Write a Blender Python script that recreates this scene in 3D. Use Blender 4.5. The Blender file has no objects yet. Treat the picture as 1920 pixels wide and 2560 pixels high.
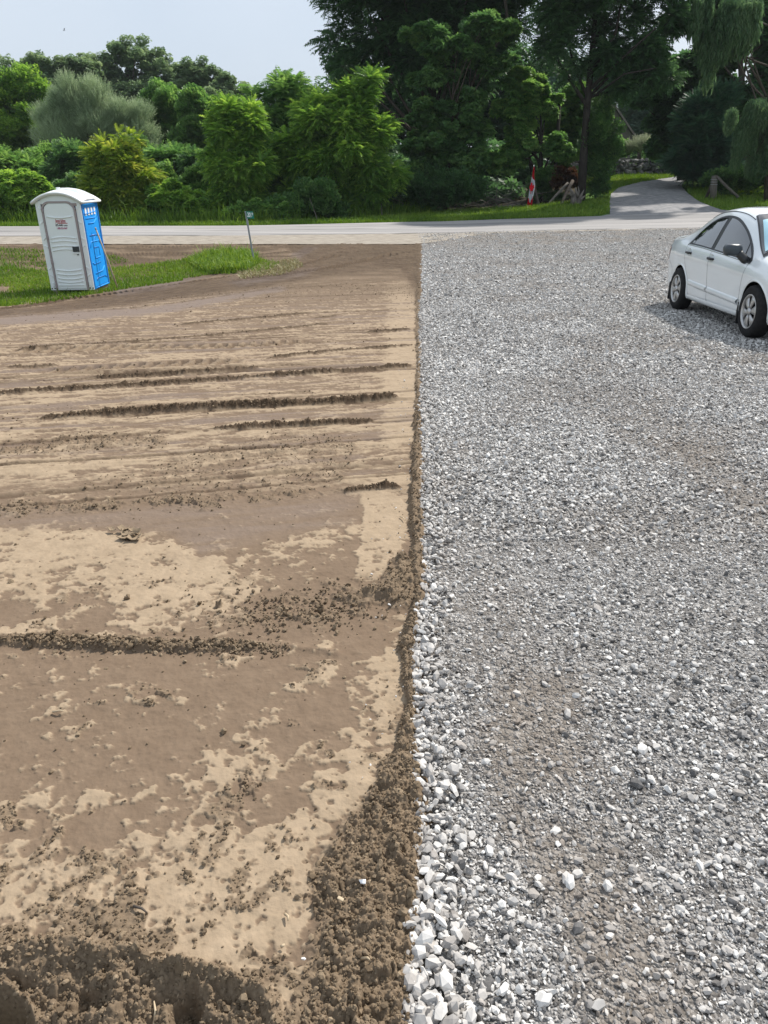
import bpy, bmesh, math, random
import numpy as np
from mathutils import Vector, Matrix

rng = np.random.default_rng(7)
random.seed(7)
RAD = math.radians
scene = bpy.context.scene
COL = scene.collection

# ------------------------------------------------------------------ camera
F_PX, W_PX, H_PX = 1849.0, 1920.0, 2560.0
PITCH = RAD(24.82)
CAM = np.array([0.0, 0.0, 1.6])
cam_d = bpy.data.cameras.new("camera")
cam = bpy.data.objects.new("camera", cam_d)
COL.objects.link(cam)
cam.location = CAM
cam.rotation_euler = (math.pi / 2 - PITCH, 0, 0)
cam_d.sensor_fit = 'VERTICAL'
cam_d.sensor_height = 36.0
cam_d.sensor_width = 27.0
cam_d.lens = 26.0
cam_d.clip_start = 0.05
cam_d.clip_end = 3000
scene.camera = cam

# ------------------------------------------------------------------ world, sun, exposure
SUN_ELEV, SUN_AZ = RAD(48), RAD(42)          # azimuth clockwise from +Y
world = bpy.data.worlds.new("World")
scene.world = world
world.use_nodes = True
nt = world.node_tree
nt.nodes.clear()
wo = nt.nodes.new('ShaderNodeOutputWorld')
bg = nt.nodes.new('ShaderNodeBackground')
sky = nt.nodes.new('ShaderNodeTexSky')
sky.sky_type = 'NISHITA'
sky.sun_disc = False
sky.sun_elevation = SUN_ELEV
sky.sun_rotation = SUN_AZ
sky.air_density = 1.0
sky.dust_density = 4.0
mixw = nt.nodes.new('ShaderNodeMixRGB')
mixw.inputs[0].default_value = 0.80
vw = nt.nodes.new('ShaderNodeTexNoise')
vw.inputs['Scale'].default_value = 2.2
vw.inputs['Detail'].default_value = 4
tc = nt.nodes.new('ShaderNodeTexCoord')
rampw = nt.nodes.new('ShaderNodeValToRGB')
rampw.color_ramp.elements[0].position = 0.3
rampw.color_ramp.elements[1].position = 0.72
rampw.color_ramp.elements[0].color = (0.505, 0.590, 0.700, 1)
rampw.color_ramp.elements[1].color = (0.625, 0.690, 0.775, 1)
scl = nt.nodes.new('ShaderNodeVectorMath')
scl.operation = 'SCALE'
scl.inputs['Scale'].default_value = 10.0
nt.links.new(tc.outputs['Generated'], vw.inputs['Vector'])
nt.links.new(vw.outputs[0], rampw.inputs[0])
nt.links.new(rampw.outputs[0], scl.inputs[0])
nt.links.new(sky.outputs[0], mixw.inputs[1])
nt.links.new(scl.outputs[0], mixw.inputs[2])
nt.links.new(mixw.outputs[0], bg.inputs['Color'])
bg.inputs['Strength'].default_value = 0.10
nt.links.new(bg.outputs[0], wo.inputs['Surface'])

sun_d = bpy.data.lights.new("sun", 'SUN')
sun_d.energy = 4.2
sun_d.angle = RAD(2.5)
sun_d.color = (1.0, 0.955, 0.89)
sun = bpy.data.objects.new("sun", sun_d)
COL.objects.link(sun)
sdir = Vector((math.sin(SUN_AZ) * math.cos(SUN_ELEV), math.cos(SUN_AZ) * math.cos(SUN_ELEV), math.sin(SUN_ELEV)))
sun.rotation_euler = (-sdir).to_track_quat('-Z', 'Y').to_euler()
sun.location = sdir * 100

vs = scene.view_settings
vs.view_transform = 'Standard'
vs.look = 'None'
vs.exposure = 0.40
vs.gamma = 1.0
vs.use_curve_mapping = False
cy = scene.cycles
cy.max_bounces = 6
cy.diffuse_bounces = 3
cy.glossy_bounces = 3
cy.transmission_bounces = 4
cy.transparent_max_bounces = 8
cy.caustics_reflective = False
cy.caustics_refractive = False

# ------------------------------------------------------------------ maths helpers
def sstep(a, b, x):
    t = np.clip((np.asarray(x, float) - a) / (b - a), 0, 1)
    return t * t * (3 - 2 * t)

def g(x, y):
    """height of the ground"""
    x = np.asarray(x, float); y = np.asarray(y, float)
    z = np.interp(y, [-50, 0, 2, 10, 12.2, 20, 30, 34, 41, 44, 60, 120, 500],
                  [0.1, 0, 0, -.35, -.43, -.72, -1.0, -1.0, -1.0, -.95, -.8, .0, 2.0])
    z = z - .50 * sstep(-1.5, -7.5, x) * sstep(10, 17.5, y) * sstep(30, 21, y)
    z = z + .020 * np.clip(x - 3, 0, 14) * sstep(26, 36, y)
    z = z + sstep(4, 15, x) * np.interp(y, [-50, 43, 50, 60, 68, 90, 200, 500], [0, 0, .45, 1.25, 1.75, 2.1, 2.5, 2.5])
    return z

def ray(px, py):
    u = (px - W_PX / 2) / F_PX
    v = (H_PX / 2 - py) / F_PX
    return np.array([u, math.cos(PITCH) + v * math.sin(PITCH), -math.sin(PITCH) + v * math.cos(PITCH)])

def G(px, py, dz=0.0, ymax=150):
    """where the ground seen at a point of the photograph lies"""
    d = ray(px, py); d = d / d[1]
    ys = np.concatenate([np.arange(.3, 30, .02), np.arange(30, ymax, .05)])
    zz = CAM[2] + d[2] * ys
    below = np.nonzero(zz <= g(d[0] * ys, ys) + dz)[0]
    y = ys[below[0]] if len(below) else ymax
    return np.array([d[0] * y, y, float(g(d[0] * y, y)) + dz])

def P(px, py, Y):
    d = ray(px, py)
    return CAM + d * (Y / d[1])

def pxm(py, Y, z=0.0):
    """photograph pixels per metre at distance Y"""
    return F_PX / (Y * math.cos(PITCH) + (CAM[2] - z) * math.sin(PITCH))

def proj(x, y, z):
    X = x; Yc = y; Z = z - CAM[2]
    dep = Yc * math.cos(PITCH) - Z * math.sin(PITCH)
    up = Yc * math.sin(PITCH) + Z * math.cos(PITCH)
    dep = np.maximum(dep, 1e-3)
    return W_PX / 2 + F_PX * X / dep, H_PX / 2 - F_PX * up / dep

def hash2(ix, iy, seed):
    n = (ix.astype(np.int64) * 374761393 + iy.astype(np.int64) * 668265263 + seed * 1442695041) & 0xFFFFFFFF
    n = ((n ^ (n >> 13)) * 1274126177) & 0xFFFFFFFF
    n = ((n ^ (n >> 16)) * 2246822519) & 0xFFFFFFFF
    return ((n ^ (n >> 15)) & 0xFFFFFF) / float(0xFFFFFF)

def vnoise(x, y, seed=0):
    ix = np.floor(x); iy = np.floor(y)
    fx = x - ix; fy = y - iy
    fx = fx * fx * (3 - 2 * fx); fy = fy * fy * (3 - 2 * fy)
    a = hash2(ix, iy, seed); b = hash2(ix + 1, iy, seed)
    c = hash2(ix, iy + 1, seed); d = hash2(ix + 1, iy + 1, seed)
    return (a + (b - a) * fx + (c - a) * fy + (a - b - c + d) * fx * fy) * 2 - 1

def fbm(x, y, seed=0, oct=4, gain=.5):
    s = 0; a = 1; t = 0
    for k in range(oct):
        s = s + a * vnoise(x * 2 ** k + 17.3 * k, y * 2 ** k - 9.1 * k, seed + k); t += a; a *= gain
    return s / t

def worley(x, y, seed=0):
    ix = np.floor(x); iy = np.floor(y)
    best = np.full(x.shape, 9.0); rid = np.zeros(x.shape)
    for dx in (-1, 0, 1):
        for dy in (-1, 0, 1):
            cx = ix + dx; cy_ = iy + dy
            qx = cx + hash2(cx, cy_, seed); qy = cy_ + hash2(cx, cy_, seed + 5)
            d = (x - qx) ** 2 + (y - qy) ** 2
            r = hash2(cx, cy_, seed + 9)
            m = d < best
            best = np.where(m, d, best); rid = np.where(m, r, rid)
    return np.sqrt(best), rid

def seg_dist(px, py, poly, closed=False):
    """distance to a polyline, signed side, and the running length of the nearest point"""
    pts = np.asarray(poly, float)
    if closed: pts = np.vstack([pts, pts[:1]])
    best = np.full(px.shape, 1e9); sbest = np.zeros(px.shape); side = np.zeros(px.shape); run = 0
    for a, b in zip(pts[:-1], pts[1:]):
        d = b - a; L = math.hypot(*d) + 1e-9
        t = ((px - a[0]) * d[0] + (py - a[1]) * d[1]) / (L * L)
        tc_ = np.clip(t, 0, 1)
        dist = np.hypot(px - a[0] - tc_ * d[0], py - a[1] - tc_ * d[1])
        m = dist < best
        best = np.where(m, dist, best); sbest = np.where(m, run + tc_ * L, sbest)
        side = np.where(m, np.sign((px - a[0]) * d[1] - (py - a[1]) * d[0]), side)
        run += L
    return best, side, sbest, run

def inpoly(px, py, poly):
    pts = np.asarray(poly, float); n = len(pts)
    ins = np.zeros(px.shape, bool)
    for i in range(n):
        x1, y1 = pts[i]; x2, y2 = pts[(i + 1) % n]
        c = ((y1 > py) != (y2 > py))
        if y1 != y2:
            ins ^= c & (px < (x2 - x1) * (py - y1) / (y2 - y1) + x1)
    return ins

def pmask(px, py, poly, soft):
    d, _, _, _ = seg_dist(px, py, poly, True)
    sd = np.where(inpoly(px, py, poly), d, -d)
    return sstep(-soft, soft, sd)

# ------------------------------------------------------------------ object helpers
def tag(o, label=None, cat=None, group=None, kind=None):
    if label: o["label"] = label
    if cat: o["category"] = cat
    if group: o["group"] = group
    if kind: o["kind"] = kind
    return o

def thing(name, label, cat, loc=(0, 0, 0), rz=0.0, group=None):
    o = bpy.data.objects.new(name, None)
    o.empty_display_size = .2
    COL.objects.link(o)
    o.location = loc; o.rotation_euler = (0, 0, rz)
    return tag(o, label, cat, group)

def mesh_np(name, V, faces, mat=None, parent=None, smooth=False, attrs=None, world_parent=False):
    """faces: list of int arrays (n,3) or (n,4)"""
    V = np.ascontiguousarray(V, np.float32)
    me = bpy.data.meshes.new(name)
    if not isinstance(faces, (list, tuple)): faces = [faces]
    faces = [np.asarray(f, np.int32) for f in faces if len(f)]
    me.vertices.add(len(V)); me.vertices.foreach_set("co", V.ravel())
    loops = np.concatenate([f.ravel() for f in faces])
    tot = np.concatenate([np.full(len(f), f.shape[1], np.int32) for f in faces])
    me.loops.add(len(loops)); me.loops.foreach_set("vertex_index", loops)
    me.polygons.add(len(tot))
    me.polygons.foreach_set("loop_start", np.concatenate([[0], np.cumsum(tot)[:-1]]).astype(np.int32))
    me.polygons.foreach_set("loop_total", tot)
    me.polygons.foreach_set("use_smooth", np.full(len(tot), bool(smooth)))
    me.update(calc_edges=True)
    if attrs:
        for k, a in attrs.items():
            a = np.asarray(a, np.float32)
            if a.ndim == 1:
                at = me.attributes.new(k, 'FLOAT', 'POINT'); at.data.foreach_set("value", a)
            else:
                at = me.attributes.new(k, 'FLOAT_COLOR', 'POINT')
                c = np.ones((len(V), 4), np.float32); c[:, :3] = a
                at.data.foreach_set("color", c.ravel())
    for m in (mat if isinstance(mat, (list, tuple)) else [mat]):
        if m: me.materials.append(m)
    o = bpy.data.objects.new(name, me)
    COL.objects.link(o)
    if parent:
        o.parent = parent
        if world_parent:
            o.matrix_parent_inverse = parent_matrix(parent).inverted()
    return o

def to_mesh(o):
    """replace a text object by its mesh"""
    bpy.context.view_layer.update()
    me = bpy.data.meshes.new_from_object(o.evaluated_get(bpy.context.evaluated_depsgraph_get()))
    n = bpy.data.objects.new(o.name, me); COL.objects.link(n)
    n.parent = o.parent; n.location = o.location; n.rotation_euler = o.rotation_euler; n.scale = o.scale
    nm = o.name; bpy.data.objects.remove(o); n.name = nm
    return n

def parent_matrix(o):
    m = Matrix.LocRotScale(o.location, o.rotation_euler, o.scale)
    return m

class MB:
    """collects boxes, tubes and patches into one mesh"""
    def __init__(s): s.v = []; s.f = []; s.m = []; s.mi = 0
    def add(s, V, Fc):
        n = len(s.v); s.v += [tuple(map(float, p)) for p in V]
        for f in Fc: s.f.append([i + n for i in f]); s.m.append(s.mi)
        return s
    def box(s, c, d, M=None):
        x, y, z = [k / 2 for k in d]
        V = [Vector((sx * x, sy * y, sz * z)) for sx in (-1, 1) for sy in (-1, 1) for sz in (-1, 1)]
        if M is not None: V = [M @ p for p in V]
        V = [p + Vector(c) for p in V]
        return s.add(V, [(0, 1, 3, 2), (4, 6, 7, 5), (0, 4, 5, 1), (2, 3, 7, 6), (0, 2, 6, 4), (1, 5, 7, 3)])
    def tube(s, pts, rad, n=8, cap=True):
        pts = [Vector(p) for p in pts]
        if not hasattr(rad, '__len__'): rad = [rad] * len(pts)
        V = []; Fc = []; ref = None
        for i, p in enumerate(pts):
            t = (pts[min(i + 1, len(pts) - 1)] - pts[max(i - 1, 0)]).normalized()
            if ref is None:
                ref = Vector((0, 0, 1)) if abs(t.z) < .9 else Vector((1, 0, 0))
            a = (ref - t * ref.dot(t)).normalized(); ref = a
            b = t.cross(a)
            for k in range(n):
                w = 2 * math.pi * k / n
                V.append(p + (a * math.cos(w) + b * math.sin(w)) * rad[i])
        for i in range(len(pts) - 1):
            for k in range(n):
                Fc.append((i * n + k, i * n + (k + 1) % n, (i + 1) * n + (k + 1) % n, (i + 1) * n + k))
        if cap:
            Fc.append(tuple(range(n - 1, -1, -1))); Fc.append(tuple((len(pts) - 1) * n + k for k in range(n)))
        return s.add(V, Fc)
    def prism(s, poly, a, b, axis='y'):
        """closed outline in a plane, extruded along axis from a to b"""
        n = len(poly)
        def mk(p, h): return {'y': (p[0], h, p[1]), 'x': (h, p[0], p[1]), 'z': (p[0], p[1], h)}[axis]
        V = [mk(p, a) for p in poly] + [mk(p, b) for p in poly]
        Fc = [tuple(range(n)), tuple(range(2 * n - 1, n - 1, -1))]
        Fc += [(i, i + n, (i + 1) % n + n, (i + 1) % n) for i in range(n)]
        return s.add(V, Fc)
    def grid(s, rows, closed=False):
        n = len(rows[0]); V = [p for r in rows for p in r]; Fc = []
        for i in range(len(rows) - 1):
            for k in range(n if closed else n - 1):
                Fc.append((i * n + k, i * n + (k + 1) % n, (i + 1) * n + (k + 1) % n, (i + 1) * n + k))
        return s.add(V, Fc)
    def lathe(s, prof, n=32, axis='y', c=(0, 0, 0)):
        rows = []
        for r, h in prof:
            row = []
            for k in range(n):
                w = 2 * math.pi * k / n
                p = {'y': (r * math.cos(w), h, r * math.sin(w)), 'z': (r * math.cos(w), r * math.sin(w), h),
                     'x': (h, r * math.cos(w), r * math.sin(w))}[axis]
                row.append((p[0] + c[0], p[1] + c[1], p[2] + c[2]))
            rows.append(row)
        return s.grid(rows, True)
    def build(s, name, mat, parent=None, smooth=False, bevel=0.0, seg=2, normals=True):
        me = bpy.data.meshes.new(name)
        me.from_pydata(s.v, [], s.f)
        for m in (mat if isinstance(mat, (list, tuple)) else [mat]): me.materials.append(m)
        if any(s.m): me.polygons.foreach_set("material_index", s.m)
        if normals:
            bm = bmesh.new(); bm.from_mesh(me); bmesh.ops.recalc_face_normals(bm, faces=bm.faces); bm.to_mesh(me); bm.free()
        if smooth:
            me.polygons.foreach_set("use_smooth", [True] * len(me.polygons))
        o = bpy.data.objects.new(name, me); COL.objects.link(o)
        if parent: o.parent = parent
        if bevel:
            b = o.modifiers.new("bevel", 'BEVEL'); b.width = bevel; b.segments = seg; b.limit_method = 'ANGLE'; b.angle_limit = RAD(40)
        if smooth == 'auto':
            try:
                me.set_sharp_from_angle(angle=RAD(38))
            except Exception: pass
        return o

# ------------------------------------------------------------------ materials
def new_mat(name):
    m = bpy.data.materials.new(name); m.use_nodes = True
    t = m.node_tree; b = t.nodes['Principled BSDF']
    return m, t, b

def N(t, kind, **kw):
    n = t.nodes.new(kind)
    for k, v in kw.items():
        if k in n.inputs: n.inputs[k].default_value = v
        else: setattr(n, k, v)
    return n

def ramp(t, stops):
    r = t.nodes.new('ShaderNodeValToRGB'); e = r.color_ramp.elements
    while len(e) < len(stops): e.new(.5)
    for q, (p, c) in zip(e, stops): q.position = p; q.color = (*c, 1)
    return r

def pm(name, c1, c2=None, scale=8.0, rough=.6, bump=0.0, bscale=None, spec=.4, metal=0.0, coat=0.0, detail=6, stretch=None, dist=.01):
    m, t, b = new_mat(name)
    b.inputs['Roughness'].default_value = rough
    b.inputs['Specular IOR Level'].default_value = spec
    b.inputs['Metallic'].default_value = metal
    b.inputs['Coat Weight'].default_value = coat
    b.inputs['Coat Roughness'].default_value = .04
    co = N(t, 'ShaderNodeTexCoord')
    vec = co.outputs['Object']
    if stretch:
        mp = N(t, 'ShaderNodeMapping'); mp.inputs['Scale'].default_value = stretch
        t.links.new(vec, mp.inputs['Vector']); vec = mp.outputs[0]
    if c2 is None: c2 = tuple(k * .86 for k in c1)
    n = N(t, 'ShaderNodeTexNoise', Scale=scale, Detail=detail)
    t.links.new(vec, n.inputs['Vector'])
    r = ramp(t, [(.35, c1), (.68, c2)])
    t.links.new(n.outputs[0], r.inputs[0]); t.links.new(r.outputs[0], b.inputs['Base Color'])
    if bump:
        n2 = N(t, 'ShaderNodeTexNoise', Scale=bscale or scale * 3, Detail=5)
        t.links.new(vec, n2.inputs['Vector'])
        bp = N(t, 'ShaderNodeBump', Strength=bump, Distance=dist)
        t.links.new(n2.outputs[0], bp.inputs['Height']); t.links.new(bp.outputs[0], b.inputs['Normal'])
    return m

def leaf_mat(name, dark, mid, light, trans=.35, rough=.5, spec=.25):
    m, t, b = new_mat(name)
    a = N(t, 'ShaderNodeAttribute'); a.attribute_name = 'tint'
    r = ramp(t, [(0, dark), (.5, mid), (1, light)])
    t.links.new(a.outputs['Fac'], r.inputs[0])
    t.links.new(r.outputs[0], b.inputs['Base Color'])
    b.inputs['Roughness'].default_value = rough
    b.inputs['Specular IOR Level'].default_value = spec
    tr = N(t, 'ShaderNodeBsdfTranslucent')
    hs = N(t, 'ShaderNodeHueSaturation', Hue=.485, Saturation=1.1, Value=1.25)
    t.links.new(r.outputs[0], hs.inputs['Color']); t.links.new(hs.outputs[0], tr.inputs['Color'])
    mx = N(t, 'ShaderNodeMixShader'); mx.inputs[0].default_value = trans
    t.links.new(b.outputs[0], mx.inputs[1]); t.links.new(tr.outputs[0], mx.inputs[2])
    t.links.new(mx.outputs[0], t.nodes['Material Output'].inputs['Surface'])
    return m

def dirt_material():
    m, t, b = new_mat("dirt")
    b.inputs['Roughness'].default_value = .95
    b.inputs['Specular IOR Level'].default_value = .12
    a = N(t, 'ShaderNodeAttribute'); a.attribute_name = 'soil'
    sep = N(t, 'ShaderNodeSeparateColor'); t.links.new(a.outputs['Color'], sep.inputs[0])
    co = N(t, 'ShaderNodeTexCoord')
    n1 = N(t, 'ShaderNodeTexNoise', Scale=14.0, Detail=8, Roughness=.65); t.links.new(co.outputs['Object'], n1.inputs['Vector'])
    n2 = N(t, 'ShaderNodeTexNoise', Scale=90.0, Detail=4, Roughness=.6); t.links.new(co.outputs['Object'], n2.inputs['Vector'])
    damp = ramp(t, [(.3, (.150, .106, .072)), (.7, (.190, .137, .094))]); t.links.new(n1.outputs[0], damp.inputs[0])
    dry = ramp(t, [(.3, (.275, .208, .140)), (.7, (.355, .272, .187))]); t.links.new(n1.outputs[0], dry.inputs[0])
    loose = ramp(t, [(.3, (.140, .102, .068)), (.7, (.225, .168, .112))]); t.links.new(n2.outputs[0], loose.inputs[0])
    m1 = N(t, 'ShaderNodeMixRGB'); m2 = N(t, 'ShaderNodeMixRGB')
    t.links.new(sep.outputs[0], m1.inputs[0]); t.links.new(damp.outputs[0], m1.inputs[1]); t.links.new(dry.outputs[0], m1.inputs[2])
    t.links.new(sep.outputs[1], m2.inputs[0]); t.links.new(m1.outputs[0], m2.inputs[1]); t.links.new(loose.outputs[0], m2.inputs[2])
    # grey clay film
    m3 = N(t, 'ShaderNodeMixRGB'); m3.inputs[2].default_value = (.190, .148, .122, 1)
    t.links.new(sep.outputs[2], m3.inputs[0]); t.links.new(m2.outputs[0], m3.inputs[1])
    am = N(t, 'ShaderNodeAttribute'); am.attribute_name = 'moist'
    m4 = N(t, 'ShaderNodeMixRGB'); m4.blend_type = 'MULTIPLY'; m4.inputs[2].default_value = (.42, .39, .37, 1)  # darkens damp soil and the painted shade of ridges alike
    t.links.new(am.outputs['Fac'], m4.inputs[0]); t.links.new(m3.outputs[0], m4.inputs[1])
    t.links.new(m4.outputs[0], b.inputs['Base Color'])
    ad = N(t, 'ShaderNodeMath', operation='ADD'); t.links.new(n1.outputs[0], ad.inputs[0]); t.links.new(n2.outputs[0], ad.inputs[1])
    bp = N(t, 'ShaderNodeBump', Strength=.35, Distance=.006)
    t.links.new(ad.outputs[0], bp.inputs['Height']); t.links.new(bp.outputs[0], b.inputs['Normal'])
    return m

def tint_mat(name, stops, rough=.85, bump=.3, bscale=60, spec=.25, attr='tint', dist=.004, dirt=None):
    """colour chosen by a per-stone value, with a little mottling"""
    m, t, b = new_mat(name)
    b.inputs['Roughness'].default_value = rough; b.inputs['Specular IOR Level'].default_value = spec
    a = N(t, 'ShaderNodeAttribute'); a.attribute_name = attr
    co = N(t, 'ShaderNodeTexCoord')
    n = N(t, 'ShaderNodeTexNoise', Scale=bscale, Detail=4); t.links.new(co.outputs['Object'], n.inputs['Vector'])
    s = N(t, 'ShaderNodeMath', operation='MULTIPLY_ADD'); s.inputs[1].default_value = .35; s.inputs[2].default_value = -.175
    t.links.new(n.outputs[0], s.inputs[0])
    ad = N(t, 'ShaderNodeMath', operation='ADD'); t.links.new(a.outputs['Fac'], ad.inputs[0]); t.links.new(s.outputs[0], ad.inputs[1])
    r = ramp(t, stops); t.links.new(ad.outputs[0], r.inputs[0])
    outc = r.outputs[0]
    if dirt:
        a2 = N(t, 'ShaderNodeAttribute'); a2.attribute_name = 'dusty'
        mx = N(t, 'ShaderNodeMixRGB'); mx.inputs[2].default_value = (*dirt, 1)
        t.links.new(a2.outputs['Fac'], mx.inputs[0]); t.links.new(outc, mx.inputs[1]); outc = mx.outputs[0]
    t.links.new(outc, b.inputs['Base Color'])
    bp = N(t, 'ShaderNodeBump', Strength=bump, Distance=dist); t.links.new(n.outputs[0], bp.inputs['Height']); t.links.new(bp.outputs[0], b.inputs['Normal'])
    return m

def gravel_sheet_mat():
    m, t, b = new_mat("gravel_bed")
    b.inputs['Roughness'].default_value = .9; b.inputs['Specular IOR Level'].default_value = .2
    co = N(t, 'ShaderNodeTexCoord')
    def vor(scale):
        v = N(t, 'ShaderNodeTexVoronoi', Scale=scale); t.links.new(co.outputs['Object'], v.inputs['Vector']); return v
    v1, v2 = vor(48.0), vor(120.0)
    sep = N(t, 'ShaderNodeSeparateColor'); t.links.new(v1.outputs['Color'], sep.inputs[0])
    r1 = ramp(t, [(0, (.055, .052, .05)), (.45, (.17, .164, .157)), (.8, (.34, .33, .32)), (1, (.58, .565, .545))]); t.links.new(sep.outputs[0], r1.inputs[0])
    sp2 = N(t, 'ShaderNodeSeparateColor'); t.links.new(v2.outputs['Color'], sp2.inputs[0])
    r2 = ramp(t, [(0, (.07, .062, .055)), (.5, (.18, .168, .155)), (1, (.42, .40, .375))]); t.links.new(sp2.outputs[0], r2.inputs[0])
    mx = N(t, 'ShaderNodeMixRGB'); mx.inputs[0].default_value = .5
    t.links.new(r1.outputs[0], mx.inputs[1]); t.links.new(r2.outputs[0], mx.inputs[2])
    a2 = N(t, 'ShaderNodeAttribute'); a2.attribute_name = 'dusty'
    mf = N(t, 'ShaderNodeMixRGB'); mf.blend_type = 'MIX'; mf.inputs[2].default_value = (.22, .185, .15, 1)
    mm = N(t, 'ShaderNodeMath', operation='MULTIPLY'); mm.inputs[1].default_value = .55
    t.links.new(a2.outputs['Fac'], mm.inputs[0]); t.links.new(mm.outputs[0], mf.inputs[0]); t.links.new(mx.outputs[0], mf.inputs[1])
    t.links.new(mf.outputs[0], b.inputs['Base Color'])
    inv = N(t, 'ShaderNodeMath', operation='MULTIPLY_ADD'); inv.inputs[1].default_value = .5
    t.links.new(v2.outputs['Distance'], inv.inputs[0]); t.links.new(v1.outputs['Distance'], inv.inputs[2])
    bp = N(t, 'ShaderNodeBump', Strength=.9, Distance=.02); bp.invert = True
    t.links.new(inv.outputs[0], bp.inputs['Height']); t.links.new(bp.outputs[0], b.inputs['Normal'])
    return m

def bark(name, c1, c2): return pm(name, c1, c2, scale=5, rough=.9, bump=.7, bscale=14, spec=.15, stretch=(3, 3, .6), dist=.03)

M = {}
M['dirt'] = dirt_material()
M['gravel_bed'] = gravel_sheet_mat()
M['stone'] = tint_mat("crushed_stone", [(0, (.112, .108, .105)), (.25, (.30, .285, .270)), (.55, (.465, .445, .420)), (.85, (.61, .590, .560)), (1, (.70, .680, .645))], dirt=(.25, .205, .165))
M['clod'] = tint_mat("soil_clod", [(0, (.11, .08, .052)), (.5, (.19, .142, .094)), (1, (.30, .23, .155))], rough=.97, spec=.08, bump=.6, bscale=110)
M['asphalt'] = pm("worn_asphalt", (.37, .35, .335), (.24, .232, .225), scale=.6, rough=.92, bump=.3, bscale=60, spec=.2, stretch=(.16, 2.0, 1), dist=.005)
M['shoulder'] = pm("shoulder_gravel", (.36, .32, .265), (.23, .20, .165), scale=5, rough=.95, bump=.6, bscale=30, spec=.15, stretch=(.5, 1, 1), dist=.01)
M['drive'] = pm("lane_gravel", (.20, .20, .205), (.32, .31, .305), scale=3.0, rough=.95, bump=.6, bscale=30, spec=.15, dist=.015, detail=9)
M['crack'] = pm("dark_crack", (.10, .095, .09), (.16, .15, .14), scale=4, rough=.95)
M['bark'] = bark("bark", (.055, .042, .032), (.10, .082, .066))
M['bark_pale'] = bark("pale_bark", (.14, .12, .10), (.22, .19, .16))
M['bark_dark'] = bark("dark_bark", (.022, .019, .016), (.045, .038, .032))
M['greywood'] = pm("weathered_wood", (.185, .168, .145), (.115, .10, .085), scale=6, rough=.9, bump=.5, bscale=16, spec=.15, stretch=(4, 4, .5), dist=.01)
M['darkwood'] = pm("dark_wood", (.12, .10, .082), (.075, .06, .05), scale=6, rough=.9, bump=.5, bscale=16, spec=.15, dist=.01)
M['rock'] = tint_mat("field_stone", [(0, (.05, .05, .052)), (.5, (.12, .118, .115)), (1, (.23, .22, .205))], bump=.6, bscale=9, dist=.03)
M['white_paint'] = pm("white_car_paint", (.86, .895, .905), (.865, .90, .91), scale=2, rough=.22, spec=.5, coat=.9)
M['black_plastic'] = pm("black_plastic", (.018, .019, .021), (.024, .025, .027), scale=30, rough=.38, spec=.5)
M['mirror_shell'] = pm("mirror_shell", (.045, .055, .065), (.05, .06, .07), scale=10, rough=.28, spec=.5)
M['rubber'] = pm("tyre_rubber", (.016, .016, .017), (.026, .025, .025), scale=25, rough=.85, spec=.2, bump=.2)
M['rim'] = pm("alloy", (.50, .49, .475), (.56, .55, .54), scale=20, rough=.35, metal=.65, spec=.5)
M['void'] = pm("wheel_well_black", (.006, .006, .006), (.009, .009, .009), scale=10, rough=.95, spec=.05)
M['tinted'] = pm("tinted_glass", (.006, .008, .009), (.007, .009, .010), scale=2, rough=.015, spec=1.0, coat=1.0)
M['lamp_glass'] = pm("lamp_glass", (.62, .64, .66), (.75, .76, .78), scale=8, rough=.06, spec=.7, coat=1.0)
M['red_lamp'] = pm("red_lamp_glass", (.35, .01, .01), (.45, .02, .015), scale=12, rough=.08, coat=1.0)
M['shade_blue'] = pm("sunshade_foil", (.36, .60, .70), (.40, .65, .74), scale=3, rough=.35, spec=.5)
M['chrome'] = pm("bright_trim", (.55, .56, .57), (.62, .63, .64), scale=20, rough=.15, metal=.9)
M['wc_white'] = pm("grey_white_plastic", (.84, .885, .885), (.86, .90, .895), scale=3, rough=.42, spec=.4)
M['wc_roof'] = pm("white_plastic", (.80, .81, .80), (.85, .86, .85), scale=3, rough=.4, spec=.4)
M['wc_blue'] = pm("blue_plastic", (.005, .265, .74), (.007, .30, .80), scale=3, rough=.55, spec=.3)
M['wc_blue_dark'] = pm("blue_trim_plastic", (.005, .16, .50), (.006, .18, .55), scale=3, rough=.38, spec=.45)
M['wc_taupe'] = pm("taupe_trim", (.34, .285, .285), (.38, .32, .315), scale=3, rough=.5)
M['wc_skid'] = pm("old_timber", (.30, .255, .21), (.20, .165, .13), scale=9, rough=.9, bump=.4, bscale=30)
M['dark_grey'] = pm("dark_latch", (.03, .035, .04), (.05, .055, .06), scale=20, rough=.4)
M['txt_red'] = pm("red_print", (.42, .015, .045), (.46, .02, .05), scale=20, rough=.5)
M['txt_black'] = pm("black_print", (.02, .022, .026), (.03, .03, .035), scale=20, rough=.5)
M['txt_mauve'] = pm("mauve_print", (.42, .10, .20), (.45, .12, .22), scale=20, rough=.5)
M['sign_green'] = pm("sign_green", (.004, .20, .135), (.006, .23, .16), scale=6, rough=.35)
M['sign_white'] = pm("sign_white", (.84, .85, .85), (.88, .89, .89), scale=6, rough=.4)
M['galv'] = pm("galvanised_steel", (.50, .52, .54), (.40, .42, .45), scale=9, rough=.45, metal=.5, stretch=(1, 1, .3))
M['straw_wood'] = pm("bare_pole_wood", (.56, .45, .30), (.44, .34, .22), scale=10, rough=.7, stretch=(3, 3, .4))
M['flag_red'] = pm("red_cloth", (.62, .008, .022), (.54, .007, .018), scale=6, rough=.75, spec=.15)
M['flag_white'] = pm("white_cloth", (.78, .80, .84), (.72, .74, .80), scale=6, rough=.75, spec=.15)
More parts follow.
